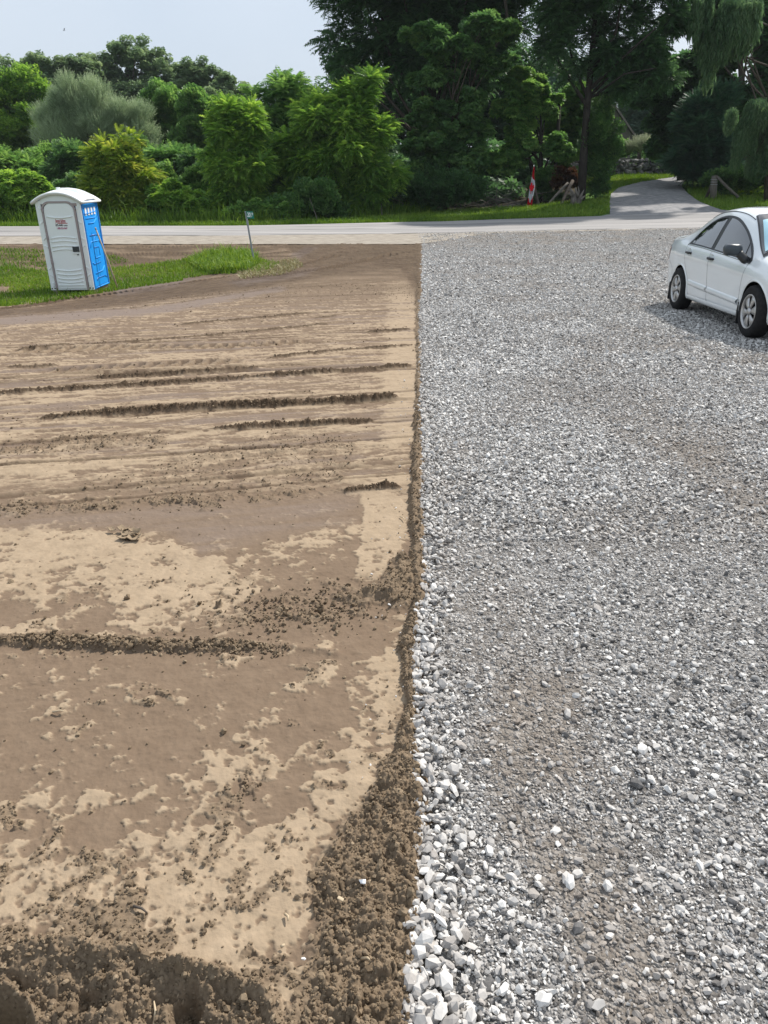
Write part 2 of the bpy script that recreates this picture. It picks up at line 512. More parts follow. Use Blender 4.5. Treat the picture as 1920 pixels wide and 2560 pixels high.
M['paper'] = pm("paper", (.78, .80, .82), (.70, .72, .74), scale=40, rough=.7)
M['roof_shingle'] = pm("old_shingles", (.20, .165, .15), (.15, .125, .115), scale=5, rough=.9, bump=.6, bscale=8, stretch=(1, 1, 4), dist=.03)
M['house_wall'] = pm("clapboard", (.17, .145, .13), (.13, .115, .105), scale=3, rough=.85, bump=.4, bscale=10, stretch=(.3, .3, 6), dist=.02)
M['house_glass'] = pm("window_glass", (.02, .025, .03), (.03, .035, .04), scale=3, rough=.08, spec=.8)
M['blade'] = leaf_mat("grass_blades", (.045, .105, .014), (.135, .245, .030), (.30, .39, .070), trans=.34)
M['dry_blade'] = leaf_mat("cut_grass", (.16, .17, .06), (.30, .27, .13), (.42, .36, .20), trans=.2)
LEAF = {
 'bright': leaf_mat("leaf_bright", (0.085, 0.186, 0.040), (0.186, 0.350, 0.066), (0.358, 0.528, 0.109), 0.53),
 'golden': leaf_mat("leaf_golden", (.095, .185, .030), (.225, .335, .055), (.430, .455, .095), .53),
 'mid': leaf_mat("leaf_mid", (0.072, 0.169, 0.050), (0.150, 0.298, 0.078), (0.267, 0.423, 0.122), 0.50),
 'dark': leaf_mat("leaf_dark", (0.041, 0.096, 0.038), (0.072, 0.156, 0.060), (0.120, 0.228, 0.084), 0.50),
 'deep': leaf_mat("leaf_deep", (0.055, 0.130, 0.044), (0.104, 0.215, 0.068), (0.195, 0.325, 0.101), 0.50),
 'grey': leaf_mat("leaf_greygreen", (0.173, 0.245, 0.136), (0.309, 0.399, 0.226), (0.471, 0.563, 0.344), 0.41),
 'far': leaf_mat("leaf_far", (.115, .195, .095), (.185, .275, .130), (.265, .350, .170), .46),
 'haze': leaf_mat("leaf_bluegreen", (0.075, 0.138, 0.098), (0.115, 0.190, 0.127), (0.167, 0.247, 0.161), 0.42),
 'willow': leaf_mat("leaf_willow", (0.054, 0.119, 0.052), (0.097, 0.178, 0.077), (0.151, 0.238, 0.108), 0.48),
 'spruce': leaf_mat("needles", (0.038, 0.091, 0.056), (0.064, 0.141, 0.077), (0.102, 0.197, 0.102), 0.30),
 'plume': leaf_mat("pale_plume", (.16, .20, .11), (.30, .34, .21), (.44, .46, .33), .35),
 'russet': leaf_mat("russet_leaf", (.05, .028, .015), (.10, .050, .026), (.15, .085, .035), .3),
}

# ================================================================== GROUND
def terrain():
    xs = np.unique(np.concatenate([np.linspace(-600, -60, 19), np.arange(-60, 60.1, .6), np.linspace(60, 600, 19)]))
    ys = np.unique(np.concatenate([np.linspace(-300, -4, 16), np.arange(-4, 100, .5), np.linspace(100, 900, 24)]))
    X, Y = np.meshgrid(xs, ys)
    Z = g(X, Y) - .06 - .12 * ((Y > -2) & (Y < 29) & (np.abs(X) < 30)) + .04 * fbm(X * .5, Y * .5, 3) * (Y > 44)
    V = np.stack([X.ravel(), Y.ravel(), Z.ravel()], 1)
    ny, nx = X.shape
    i = np.arange(ny - 1)[:, None] * nx + np.arange(nx - 1)[None]
    Fq = np.stack([i, i + 1, i + nx + 1, i + nx], -1).reshape(-1, 4)
    px, py = proj(X, Y, Z)
    # leaf litter under the trees beyond the road
    lit = np.zeros(X.shape)
    lit = np.maximum(lit, pmask(px, py, [(-900, 551), (300, 550), (700, 548), (900, 543), (1100, 527), (1320, 516), (1440, 505), (1462, 470), (1440, 440), (1440, 300), (-900, 300)], 6) * (Y > 41))
    lit = np.maximum(lit, pmask(px, py, [(1770, 452), (1850, 470), (2600, 470), (2600, 300), (1770, 420)], 5) * (Y > 42))
    m, t, b = new_mat("turf")
    b.inputs['Roughness'].default_value = .95; b.inputs['Specular IOR Level'].default_value = .1
    a = N(t, 'ShaderNodeAttribute'); a.attribute_name = 'litter'
    co = N(t, 'ShaderNodeTexCoord')
    n = N(t, 'ShaderNodeTexNoise', Scale=1.3, Detail=9, Roughness=.7); t.links.new(co.outputs['Object'], n.inputs['Vector'])
    r = ramp(t, [(.3, (.045, .105, .018)), (.55, (.085, .165, .026)), (.75, (.13, .20, .04))]); t.links.new(n.outputs[0], r.inputs[0])
    r2 = ramp(t, [(.3, (.035, .028, .018)), (.7, (.075, .062, .035))]); t.links.new(n.outputs[0], r2.inputs[0])
    mx = N(t, 'ShaderNodeMixRGB'); t.links.new(a.outputs['Fac'], mx.inputs[0]); t.links.new(r.outputs[0], mx.inputs[1]); t.links.new(r2.outputs[0], mx.inputs[2])
    t.links.new(mx.outputs[0], b.inputs['Base Color'])
    n2 = N(t, 'ShaderNodeTexNoise', Scale=25, Detail=4); t.links.new(co.outputs['Object'], n2.inputs['Vector'])
    bp = N(t, 'ShaderNodeBump', Strength=.8, Distance=.06); t.links.new(n2.outputs[0], bp.inputs['Height']); t.links.new(bp.outputs[0], b.inputs['Normal'])
    o = mesh_np("ground", V, Fq, m, smooth=True, attrs={'litter': lit.ravel()})
    tag(o, "green turf ground spreading under the roadside trees and behind the road", "ground", kind="structure")

terrain()

# edge between the graded soil and the gravel drive
EDGE_PX = [(1053, 609), (1052, 650), (1050, 700), (1049, 800), (1048, 900), (1047, 1000), (1046, 1100), (1042, 1200), (1042, 1300), (1048, 1400),
           (1051, 1480), (1030, 1560), (1020, 1650), (1030, 1760), (1020, 1900), (1030, 1960), (1035, 2100), (1022, 2250), (1012, 2400), (1000, 2560)]
_e = np.array([G(*p) for p in EDGE_PX])
_o = np.argsort(_e[:, 1])
EY, EX = _e[_o, 1], _e[_o, 0]
def edge(y):
    return np.interp(y, EY, EX)
Y_TOP = EY[-1]

def W2(pts):
    return np.array([G(*p)[:2] for p in pts])

# ---- graded soil lot with real relief
def soil_fields(X, Y):
    """relief and soil kind at points of the lot: h, dry, loose, clay"""
    Z = g(X, Y)
    px, py = proj(X, Y, Z)
    wx = px + 16 * fbm(X * 3.1, Y * 3.1, 11) * np.clip(4 / Y, .15, 1) + 26 * fbm(X * 14, Y * 9, 12) * np.clip(2.5 / Y, .05, 1)
    wy = py + 14 * fbm(X * 3.3, Y * 3.3, 13) * np.clip(4 / Y, .15, 1) + 22 * fbm(X * 14, Y * 9, 14) * np.clip(2.5 / Y, .05, 1)
    # working rows of the grader
    dirv = W2([(53, 1054), (1008, 998)]); d = dirv[1] - dirv[0]; d = d / np.hypot(*d)
    S = X * d[0] + Y * d[1]; T = -X * d[1] + Y * d[0]
    streak = fbm(S * .55, T * 7.0, 21, 5, .62)
    streak2 = fbm(S * 2.6, T * 16.0, 22, 4, .6)
    blot = fbm(X * 5, Y * 5, 23, 5, .6)
    fine = fbm(X * 24, Y * 24, 24, 4, .6)
    # ---------- dry crust
    far = sstep(1260, 1180, py)
    thr = -.02
    nf = streak * .46 + streak2 * .45 + .55 * fbm(S * 6, T * 20, 26, 4, .65) + .40 * fbm(S * 22, T * 48, 27, 3, .6) + blot * .2
    dry_far = sstep(thr - .10, thr + .14, nf - .15 + .14 * sstep(740, 1000, py) - .25 * sstep(800, 660, py) + .50 * pmask(wx, wy, [(975, 705), (1046, 680), (1046, 1100), (960, 1100)], 25))
    field = np.full(X.shape, -.34)
    field += .62 * pmask(wx, wy, [(-400, 1345), (280, 1325), (430, 1338), (480, 1390), (560, 1400), (620, 1470), (490, 1500), (270, 1500), (200, 1490), (100, 1505), (-400, 1515)], 14)
    field += .36 * pmask(wx, wy, [(270, 1470), (500, 1400), (720, 1380), (800, 1430), (640, 1500), (430, 1570), (280, 1540)], 16)
    field += .34 * pmask(wx, wy, [(660, 1350), (900, 1310), (905, 1350), (680, 1370)], 8)
    field += .75 * pmask(wx, wy, [(925, 1075), (1046, 1060), (1046, 1250), (1020, 1330), (975, 1440), (890, 1450), (905, 1330), (915, 1200)], 10)
    field += .7 * pmask(wx, wy, [(270, 1560), (460, 1560), (460, 1575), (270, 1578)], 5)
    field += .7 * pmask(wx, wy, [(-100, 1556), (150, 1545), (160, 1575), (-100, 1590)], 6)
    field += .40 * pmask(wx, wy, [(845, 1640), (900, 1560), (1010, 1510), (1040, 1600), (1030, 2100), (1000, 2600), (-500, 2600), (-500, 1995), (0, 1992), (150, 1975), (400, 1965), (480, 1905), (560, 1835), (640, 1765), (770, 1700)], 22)
    field += .28 * pmask(wx, wy, [(1000, 1540), (1040, 1540), (1040, 2000), (960, 2100), (780, 2300), (700, 2600), (300, 2400), (-500, 2300), (-500, 2080), (200, 2150), (520, 2080), (840, 1900), (960, 1700)], 24)
    for c in ([(600, 1955), (750, 1945), (760, 2010), (640, 2095), (590, 2070)], [(170, 2050), (290, 2030), (320, 2090), (250, 2140), (160, 2130)],
              [(730, 1760), (860, 1730), (900, 1800), (740, 1880), (700, 1830)], [(820, 1860), (880, 1850), (885, 1880), (830, 1890)], [(850, 1560), (960, 1530), (960, 1640), (850, 1720)]):
        field -= .55 * pmask(wx, wy, c, 9)
    near_n = .42 * fbm(S * 1.3, T * 5.5, 29, 4, .6) + blot * .50 + fine * .80 + streak2 * .25 + .40 * fbm(S * 36, T * 56, 25, 3)
    dry_near = .55 * sstep(-.20, .16, field + near_n) + .45 * sstep(-.05, .05, field + near_n)
    # dark spots sprinkled over the pale crust
    w1, r1 = worley(S * 24, T * 30, 31)
    spots = (w1 < .06 + .42 * (r1 - .62)) & (r1 > .62) & (blot > -.15)
    dry_near = dry_near * (1 - .75 * spots * sstep(1700, 1900, py))
    dry = dry_far * far + dry_near * (1 - far)
    band = pmask(.5 * (px + wx), .5 * (py + wy), [(-400, 1275), (0, 1275), (300, 1275), (520, 1255), (900, 1240), (890, 1310), (640, 1350), (500, 1390), (440, 1335), (250, 1325), (-400, 1330)], 16)
    dry = dry * (1 - band * np.clip(.95 - 1.6 * np.clip(fine + .6 * blot - .18, 0, 1), 0, 1))
    # ---------- loose soil
    moist = np.zeros(X.shape)  # damp soil, plus ridge and groove shade painted into the colour
    loose = np.zeros(X.shape); h = .006 * streak + .003 * blot + (.010 * np.clip(1 - 2.2 * np.abs(fbm(S * .35, T * 6.5, 28, 3)), 0, 1) ** 4 + .006 * streak2) * far
    dist_edge = edge(Y) - X
    # roughened border along the gravel
    bw = np.interp(Y, [0, 1.0, 1.35, 1.6, 1.75, 2.1, 2.6, 2.9, 3.4, 4.0, 5, 8, 15, 22, 30], [.18, .18, .22, .11, .055, .035, .02, .04, .06, .045, .03, .04, .10, .2, .4])
    bw = bw * (1 + .55 * fbm(Y * 3, Y * 0 + 2, 33, 3)) + .022 * fbm(X * 12, Y * 12, 34)
    L_edge = sstep(bw * 1.1, bw * .8, dist_edge)
    loose = np.maximum(loose, L_edge)
    h += .030 * L_edge * sstep(bw, bw * .3, dist_edge) * np.interp(Y, [0, 3, 3.4, 4.4, 6, 9], [.6, .7, 1.3, 1.0, .4, .5])
    # heap beside the gravel and its trail
    heap = pmask(wx, wy, [(1050, 1400), (1050, 1500), (990, 1512), (900, 1500), (840, 1490), (960, 1465), (1000, 1400)], 14)
    loose = np.maximum(loose, heap); h += .022 * heap
    trail = pmask(wx, wy, [(960, 1455), (1000, 1510), (860, 1560), (640, 1580), (540, 1560), (700, 1490), (850, 1450)], 30)
    loose = np.maximum(loose, .55 * trail * sstep(-.2, .2, fine + blot * .5))
    # big loosened corner at the bottom
    corner = pmask(wx, wy, [(1060, 1640), (1010, 1760), (1005, 1880), (985, 1975), (915, 2060), (880, 2140), (775, 2190), (785, 2290), (845, 2320), (835, 2360), (790, 2430), (790, 2480), (800, 2700), (1100, 2700), (1100, 1640)], 34)
    corner = sstep(.52, .74, corner + .32 * fine + .28 * blot)
    loose = np.maximum(loose, corner)
    # crumbly traces on the crust
    crumbs = pmask(wx, wy, [(-400, 2150), (250, 2130), (420, 2250), (480, 2350), (300, 2420), (-400, 2400)], 25) * sstep(-.05, .30, blot + fine)
    crumbs = np.maximum(crumbs, .9 * pmask(wx, wy, [(400, 2250), (480, 2100), (560, 1980), (640, 1900), (760, 1700), (830, 1650), (800, 1720), (660, 1950), (560, 2100), (470, 2300)], 16) * sstep(-.02, .3, blot * .7 + fine))
    flecks = sstep(.20, .40, fbm(X * 17, Y * 17, 36, 4, .7) + .30 * fbm(X * 2.6, Y * 2.6, 37)) * sstep(1350, 1550, py) * sstep(.35, .8, dry)
    crumbs = np.maximum(crumbs, .95 * flecks)
    loose = np.maximum(loose, .8 * crumbs)
    # trench cut across the near corner
    bank_d, bside, _, _ = seg_dist(wx, wy, [(-700, 2362), (0, 2366), (120, 2358), (300, 2366), (420, 2408), (520, 2428), (640, 2458), (690, 2520), (760, 2740)])
    below = inpoly(wx, wy, [(-700, 2362), (0, 2366), (120, 2358), (300, 2366), (420, 2408), (520, 2428), (640, 2458), (690, 2520), (760, 2740), (760, 4000), (-3000, 4000), (-3000, 2325)])
    bd = np.where(below, bank_d, -bank_d)
    cut = sstep(-6, 60, bd)
    loose = np.maximum(loose, sstep(-26, 6, bd))
    h -= .014 * sstep(-30, 90, bd) + .055 * sstep(0, 300, bd) + .035 * blot * cut + .02 * cut * fbm(X * 16, Y * 16, 35, 3)
    pit = pmask(wx, wy, [(-600, 2440), (30, 2470), (60, 2520), (40, 2700), (-600, 2700)], 26)
    pit2 = pmask(wx, wy, [(430, 2490), (480, 2460), (500, 2500), (470, 2640), (420, 2640)], 14)
    pit3 = pmask(wx, wy, [(20, 2420), (250, 2450), (260, 2490), (60, 2490)], 14)
    h -= .16 * pit + .06 * pit2 + .03 * pit3
    h += .02 * sstep(-20, 10, bd) * sstep(40, 0, bd)
    # ---------- windrows left by the blade: (points, height, width, loose amount)
    rows = [([(-60, 992), (0, 988), (500, 956), (1041, 918)], .034, .050, 1), ([(53, 1054), (420, 1030), (760, 1014), (1008, 997)], .040, .055, 1),
            ([(480, 1082), (760, 1066), (955, 1056)], .036, .050, 1), ([(0, 881), (420, 850), (829, 811)], .022, .05, .8), ([(424, 815), (782, 785)], .024, .05, .9),
            ([(900, 834), (948, 832), (1036, 826)], .040, .06, 1), ([(640, 900), (948, 872), (1041, 866)], .026, .05, .9), ([(186, 948), (400, 938), (663, 924)], .020, .045, .9),
            ([(840, 1237), (900, 1231), (960, 1226), (1020, 1226)], .030, .035, 1), ([(780, 797), (850, 790)], .02, .04, .8), ([(0, 795), (340, 770), (700, 720), (900, 700)], .015, .06, .5),
            ([(300, 760), (700, 725), (1030, 700)], .016, .07, .5), ([(0, 920), (160, 918)], .02, .05, .8), ([(570, 993), (800, 982)], .012, .03, .4)]
    rg = np.random.default_rng(77)
    s0, s1 = S.min(), S.max()
    for _ in range(26):                       # long fine grooves of the blade
        q = G(rg.uniform(-100, 1040), rg.uniform(690, 1240)); tq = -q[0] * d[1] + q[1] * d[0]; sq = q[0] * d[0] + q[1] * d[1]
        ln = rg.uniform(.8, 4.0); wg = rg.uniform(.008, .02) * (1 + .12 * q[1])
        tt = T - tq - .01 * np.sin(S * 1.3 + tq * 9)
        mg = np.exp(-(tt / wg) ** 2) * sstep(ln, ln - .5, np.abs(S - sq))
        h = h - rg.uniform(.003, .008) * mg
        h = h + rg.uniform(.002, .008) * np.exp(-((tt - 1.8 * wg) / (1.2 * wg)) ** 2) * sstep(ln, ln - .5, np.abs(S - sq))
        moist = np.maximum(moist, .7 * mg)  # shade in the groove painted as darker soil
    for pts, hh, ww, la in rows:
        ww = ww * .78
        w = W2(pts)
        dd, sd, run, L = seg_dist(X, Y, w)
        taper = sstep(0, min(.35, .25 * L), run) * sstep(L, L - min(.12, .2 * L), run)
        wob = .95 + .35 * fbm(run * 2.2, run * 0 + len(pts), 41, 3) + .3 * fbm(X * 22, Y * 22, 42, 2)
        pr = np.exp(-(dd / (ww * np.where(sd > 0, .62, 1.5))) ** 2) * taper * np.clip(wob, .1, 2)
        h += .80 * hh * pr
        loose = np.maximum(loose, la * sstep(.25, .6, pr)); moist = np.maximum(moist, la * sstep(.15, .55, pr))  # shadowed face of each ridge painted into the soil colour
    # crumbly bands
    for pl, amp in (([(-200, 1268), (0, 1262), (400, 1245), (829, 1222), (860, 1236), (560, 1262), (200, 1285), (-200, 1300)], .8), ([(-100, 1108), (150, 1098), (420, 1085), (420, 1110), (160, 1128), (-100, 1140)], .7),
                    ([(200, 1215), (700, 1080), (900, 1090), (860, 1210), (500, 1235)], .35)):
        loose = np.maximum(loose, amp * pmask(wx, wy, pl, 12) * sstep(-.25, .15, fine + blot * .4))
    # heavy windrow in the middle of the near field
    w = W2([(-120, 1606), (0, 1610), (250, 1618), (500, 1622), (640, 1628), (720, 1632)])
    dd, sd, run, L = seg_dist(X, Y, w)
    tp = sstep(0, .4, run) * sstep(L, L - .25, run)
    pr = np.exp(-(dd / .030) ** 2) * tp * (.8 + .5 * fbm(run * 3, run * 0, 43, 3))
    h += .010 * pr; loose = np.maximum(loose, sstep(.18, .5, pr)); moist = np.maximum(moist, .35 * sstep(.18, .5, pr))  # windrow gets a weaker painted shade
    w = W2([(0, 1606), (300, 1604), (520, 1607), (700, 1618), (842, 1638)])
    dd, sd, run, L = seg_dist(X, Y, w)
    h += .010 * np.exp(-(dd / .02) ** 2)
    # ---------- wheel tracks with lugs
    clay = np.zeros(X.shape)
    tracks = [([(-60, 778), (150, 750), (330, 728), (470, 708), (600, 690), (760, 662), (860, 636)], .24, .050, 1.0), ([(560, 706), (700, 690), (820, 672), (930, 650), (1000, 632)], .22, .050, 1.0),
              ([(0, 884), (250, 874), (570, 868), (800, 856)], .16, .026, .2), ([(80, 934), (330, 920), (640, 905)], .16, .028, .3),
              ([(-60, 640), (150, 640), (400, 634), (600, 640), (760, 630)], .26, .03, .85), ([(300, 618), (500, 616), (700, 614), (830, 620)], .25, .025, .8)]
    for pts, hw, lug, la in tracks:
        w = W2(pts)
        dd, sd, run, L = seg_dist(X, Y, w)
        m = sstep(hw * 1.15, hw * .85, dd) * sstep(0, .3, run) * sstep(L, L - .3, run)
        ph = run / .145 + sd * dd * 2.6
        lugs = sstep(-.1, .35, np.sin(ph * 2 * math.pi))
        h += m * (lug * (lugs - .5)) - .012 * m
        loose = np.maximum(loose, la * m * (.35 + .65 * lugs) * np.clip(.8 + .6 * blot, 0, 1)); moist = np.maximum(moist, .9 * la * m)
        if la < .5: dry = np.where(m > .3, np.maximum(dry * .5, .95 * lugs * sstep(-.5, .1, blot + fine)), dry)
        h += .02 * np.exp(-((dd - hw * 1.25) / .07) ** 2) * sstep(0, .3, run) * sstep(L, L - .3, run)
    upper = sstep(770, 640, py) * sstep(-.5, .2, fbm(X * .9, Y * 2.2, 51, 3))
    loose = np.maximum(loose, np.clip(.30 + .75 * upper, 0, 1) * sstep(800, 690, py) * np.clip(.75 + .8 * blot + .5 * streak2, 0, 1))
    loose = np.maximum(loose, .9 * pmask(px, py, [(880, 615), (1060, 605), (1060, 690), (1040, 700), (1000, 650), (900, 655)], 14))
    loose = np.maximum(loose, .9 * pmask(px, py, [(-900, 612), (520, 611), (700, 612), (640, 650), (300, 655), (140, 690), (0, 690), (-900, 700)], 10) * np.clip(.75 + .7 * blot, 0, 1))
    # clay smears
    for pl in ([(725, 640), (762, 616), (800, 618), (750, 646)], [(270, 720), (420, 690), (520, 694), (420, 720), (300, 740)], [(560, 706), (800, 670), (760, 690), (600, 716)], [(-300, 815), (400, 765), (700, 716), (720, 724), (400, 785), (-300, 835)]):
        clay = np.maximum(clay, pmask(wx, wy, pl, 6))
    clay = np.maximum(clay, .6 * sstep(.12, .42, -streak + .2 * blot) * sstep(1300, 1100, py) * sstep(700, 800, py) * (1 - loose))
    clay = np.maximum(clay, band * np.clip(.28 + .5 * streak2, 0, .6))
    moist = np.maximum(moist, .8 * upper * sstep(790, 690, py))
    moist = np.maximum(moist, pmask(wx, wy, [(840, 612), (1062, 600), (1062, 775), (1036, 740), (1005, 690), (900, 665)], 26) * np.clip(.72 + .7 * fbm(X * 2.5, Y * 2.5, 67, 4), .15, 1))
    trk = pmask(wx, wy, [(-300, 803), (0, 792), (256, 772), (447, 745), (639, 722), (830, 692), (997, 672), (1030, 720), (1056, 720), (1056, 600), (700, 610), (750, 645), (640, 690), (480, 702), (330, 724), (80, 768), (-300, 790)], 7)
    moist = np.maximum(moist, trk * np.clip(.72 + .5 * blot, 0, .95)); dry = dry * (1 - .8 * trk)
    h += .05 * fbm(X * 3.2, Y * 3.2, 68, 5, .65) * pmask(px, py, [(-600, 605), (1062, 600), (1062, 700), (900, 665), (640, 690), (-600, 790)], 20)
    moist = np.maximum(moist, .05 * cut)
    soil_fields.moist = moist
    loose = np.where(clay > .5, loose * .5, loose)
    # ---------- clod relief
    near = sstep(14, 5, Y)
    w_big, rb = worley(X * 26, Y * 26, 61)
    w_sm, rs = worley(X * 62, Y * 62, 62)
    w_lg, rl = worley(X * 17, Y * 17, 63)
    w_xs, rx_ = worley(X * 120, Y * 120, 65)
    cl = .012 * np.sqrt(np.clip(1 - (w_big / .62) ** 2, 0, 1)) * (.15 + rb) + .009 * np.sqrt(np.clip(1 - (w_sm / .62) ** 2, 0, 1)) * (.3 + rs) + .004 * np.sqrt(np.clip(1 - (w_xs / .62) ** 2, 0, 1)) + .018 * np.sqrt(np.clip(1 - (w_lg / .55) ** 2, 0, 1)) * (rl > .7)
    cl_far = .03 * np.abs(fbm(X * 8, Y * 8, 64, 3))
    h += loose * (1 - .62 * np.clip(crumbs, 0, 1)) * (cl * near + cl_far * (1 - near)) * np.interp(Y, [0, 1.4, 3], [1.25, 1.1, .9])
    h += dry * .005 * (1 - loose)            # the crust stands a little proud
    h += .0026 * fine + .0016 * fbm(X * 60, Y * 60, 66, 2)
    h = h * sstep(.10, .0, X - edge(Y)) 
    return h, dry * (1 - loose), loose, clay * (1 - loose)

def soil_lot():
    rows_py = np.linspace(3350, 640, 1600)
    th = PITCH - np.arctan((H_PX / 2 - rows_py) / F_PX)
    ys = 1.95 / np.tan(th)
    ys = np.interp(ys, [ys[0], 1.5, 3, ys[-1]], [.42, 1.25, 2.7, Y_TOP + .4]) if False else ys
    ys = np.interp(np.linspace(0, 1, 1600), np.linspace(0, 1, 1600), ys)
    ys = .42 + (ys - ys[0]) * (Y_TOP + .35 - .42) / (ys[-1] - ys[0])
    t = np.linspace(0, 1, 680) ** 1.06
    E_ = edge(ys) + .22 + .02 * ys
    wdt = .66 * ys + 1.25
    X = E_[:, None] - wdt[:, None] * t[None]
    Y = np.repeat(ys[:, None], 680, 1)
    h, dry, loose, clay = soil_fields(X, Y); moist = soil_fields.moist
    tuck = sstep(.0, .12, X - edge(Y)) * .05 + .02 * sstep(Y_TOP - .4, Y_TOP + .3, Y)
    Z = g(X, Y) + h - tuck
    V = np.stack([X.ravel(), Y.ravel(), Z.ravel()], 1)
    nx = 680; ny = 1600
    i = np.arange(ny - 1)[:, None] * nx + np.arange(nx - 1)[None]
    Fq = np.stack([i, i + nx, i + nx + 1, i + 1], -1).reshape(-1, 4)
    o = mesh_np("dirt_ground", V, Fq, M['dirt'], smooth=True, attrs={'soil': np.stack([dry.ravel(), loose.ravel(), clay.ravel()], 1), 'moist': moist.ravel()})
    tag(o, "graded brown soil lot with pale crust, ridges and wheel tracks", "soil", kind="structure")

soil_lot()

# ---- gravel drive sheet
def dusty(X, Y):
    Z = g(X, Y); px, py = proj(X, Y, Z)
    wx = px + 40 * fbm(X * 1.6, Y * 1.6, 71); wy = py + 40 * fbm(X * 1.6, Y * 1.6, 72)
    d = .9 * pmask(wx, wy, [(1180, 1800), (1300, 1650), (1480, 1680), (1500, 2100), (1700, 2400), (1750, 2700), (1500, 2700), (1400, 2300), (1240, 2050)], 70)
    d = np.maximum(d, .6 * pmask(wx, wy, [(1450, 1040), (1620, 1030), (1900, 1200), (2050, 1260), (1900, 1300), (1640, 1160)], 40))
    d = np.maximum(d, 1.0 * pmask(wx, wy, [(1040, 606), (1300, 585), (1620, 572), (1620, 590), (1300, 606), (1080, 618)], 7))
    d = np.maximum(d, .5 * pmask(wx, wy, [(1600, 860), (1800, 920), (2100, 1000), (2100, 960), (1900, 880)], 25))
    lanes = np.exp(-((wx - 1330 - .42 * (py - 1700)) / 110) ** 2) * sstep(1250, 1750, py) + .6 * np.exp(-((wx - 1120 - .03 * (1300 - py)) / 60) ** 2) * sstep(1050, 1150, py) * sstep(1420, 1330, py)
    d = np.maximum(d, .75 * np.clip(lanes, 0, 1))
    return np.clip(d * (.75 + 1.0 * fbm(X * 4, Y * 4, 73, 4)) + .42 * sstep(.0, .5, fbm(X * .9, Y * .9, 74, 5)), 0, 1)

def gravel_top(X, Y):
    return g(X, Y) + .012 + .012 * fbm(X * 1.4, Y * 1.4, 75) + .006 * fbm(X * 9, Y * 9, 76) - .02 * sstep(.1, -.05, X - edge(Y))

ROADNEAR_PX = [(-900, 593), (0, 592), (615, 590), (1000, 585), (1250, 580), (1653, 573), (1920, 569), (2800, 556)]
ROADFAR_PX = [(-900, 567.5), (0, 567), (600, 565), (800, 561), (1000, 556), (1250, 549), (1500, 541), (1920, 530), (2800, 512)]
RN = W2(ROADNEAR_PX); RF = W2(ROADFAR_PX)

def gravel_drive():
    ys = np.concatenate([np.linspace(.35, 6, 150), np.linspace(6.1, 42, 170)])
    t = np.linspace(0, 1, 150)
    E_ = edge(ys) - .05
    Y = np.repeat(ys[:, None], 150, 1)
    X = E_[:, None] + (.80 * ys + 2.2)[:, None] * t[None]
    top = np.interp(X, RN[:, 0], RN[:, 1]) - .02
    Y = np.minimum(Y, top)
    Z = gravel_top(X, Y)
    V = np.stack([X.ravel(), Y.ravel(), Z.ravel()], 1)
    i = np.arange(len(ys) - 1)[:, None] * 150 + np.arange(149)[None]
    Fq = np.stack([i, i + 1, i + 151, i + 150], -1).reshape(-1, 4)
    o = mesh_np("gravel_drive", V, Fq, M['gravel_bed'], smooth=True, attrs={'dusty': dusty(X, Y).ravel()})
    tag(o, "wide grey crushed stone drive running up to the road", "drive", kind="structure")

gravel_drive()

def strip(name, A, B, mat, label, cat, dz, nx=160, ny=12, rough=0.0):
    """a sheet between two ground polylines"""
    A = np.asarray(A); B = np.asarray(B)
    u = np.linspace(0, 1, nx)
    def res(Q):
        s = np.concatenate([[0], np.cumsum(np.hypot(*np.diff(Q, axis=0).T))]); s /= s[-1]
        return np.stack([np.interp(u, s, Q[:, 0]), np.interp(u, s, Q[:, 1])], 1)
    a, b = res(A), res(B)
    v = np.linspace(0, 1, ny)[:, None, None]
    Q = a[None] * (1 - v) + b[None] * v
    X, Y = Q[..., 0], Q[..., 1]
    Z = g(X, Y) + dz + rough * fbm(X * 3, Y * 3, 5)
    V = np.stack([X.ravel(), Y.ravel(), Z.ravel()], 1)
    i = np.arange(ny - 1)[:, None] * nx + np.arange(nx - 1)[None]
    Fq = np.stack([i, i + 1, i + nx + 1, i + nx], -1).reshape(-1, 4)
    o = mesh_np(name, V, Fq, mat, smooth=True)
    return tag(o, label, cat, kind="structure")

xs_r = np.linspace(-45, 60, 60)
rn = np.stack([xs_r, np.interp(xs_r, RN[:, 0], RN[:, 1])], 1)
rf = np.stack([xs_r, np.interp(xs_r, RF[:, 0], RF[:, 1])], 1)
strip("road", rn, rf, M['asphalt'], "worn pale two lane country road crossing behind the lot", "road", .02)
sh = rn.copy(); sh[:, 1] = np.minimum(rn[:, 1] - .5, np.interp(xs_r, [1.3, 5], [0, 1]) * (rn[:, 1] - .30) + np.interp(xs_r, [1.3, 5], [1, 0]) * (Y_TOP - .35))
strip("road_shoulder", sh, rn, M['shoulder'], "tan gravel shoulder along the near side of the road", "shoulder", .017, rough=.014)
# tar line along the near edge and wheel lines on the asphalt
def road_line(f, w, dz, seed, name):
    xs = np.linspace(-40, 40, 400)
    c = np.interp(xs, RN[:, 0], RN[:, 1]) * (1 - f) + np.interp(xs, RF[:, 0], RF[:, 1]) * f
    ww = w * np.clip(.55 + .9 * fbm(xs * .8, xs * 0, seed, 3), .03, 2)
    off = .12 * fbm(xs * .5, xs * 0, seed + 3, 4)
    A = np.stack([xs, c + off - ww], 1); B = np.stack([xs, c + off + ww], 1)
    strip(name, A, B, M['crack'], "dark cracked tar seam running along the pale road", "road seam", dz, nx=400, ny=2)
road_line(.03, .10, .026, 81, "road_seam")
road_line(.46, .05, .026, 84, "road_seam")
road_line(.72, .035, .026, 88, "road_seam")

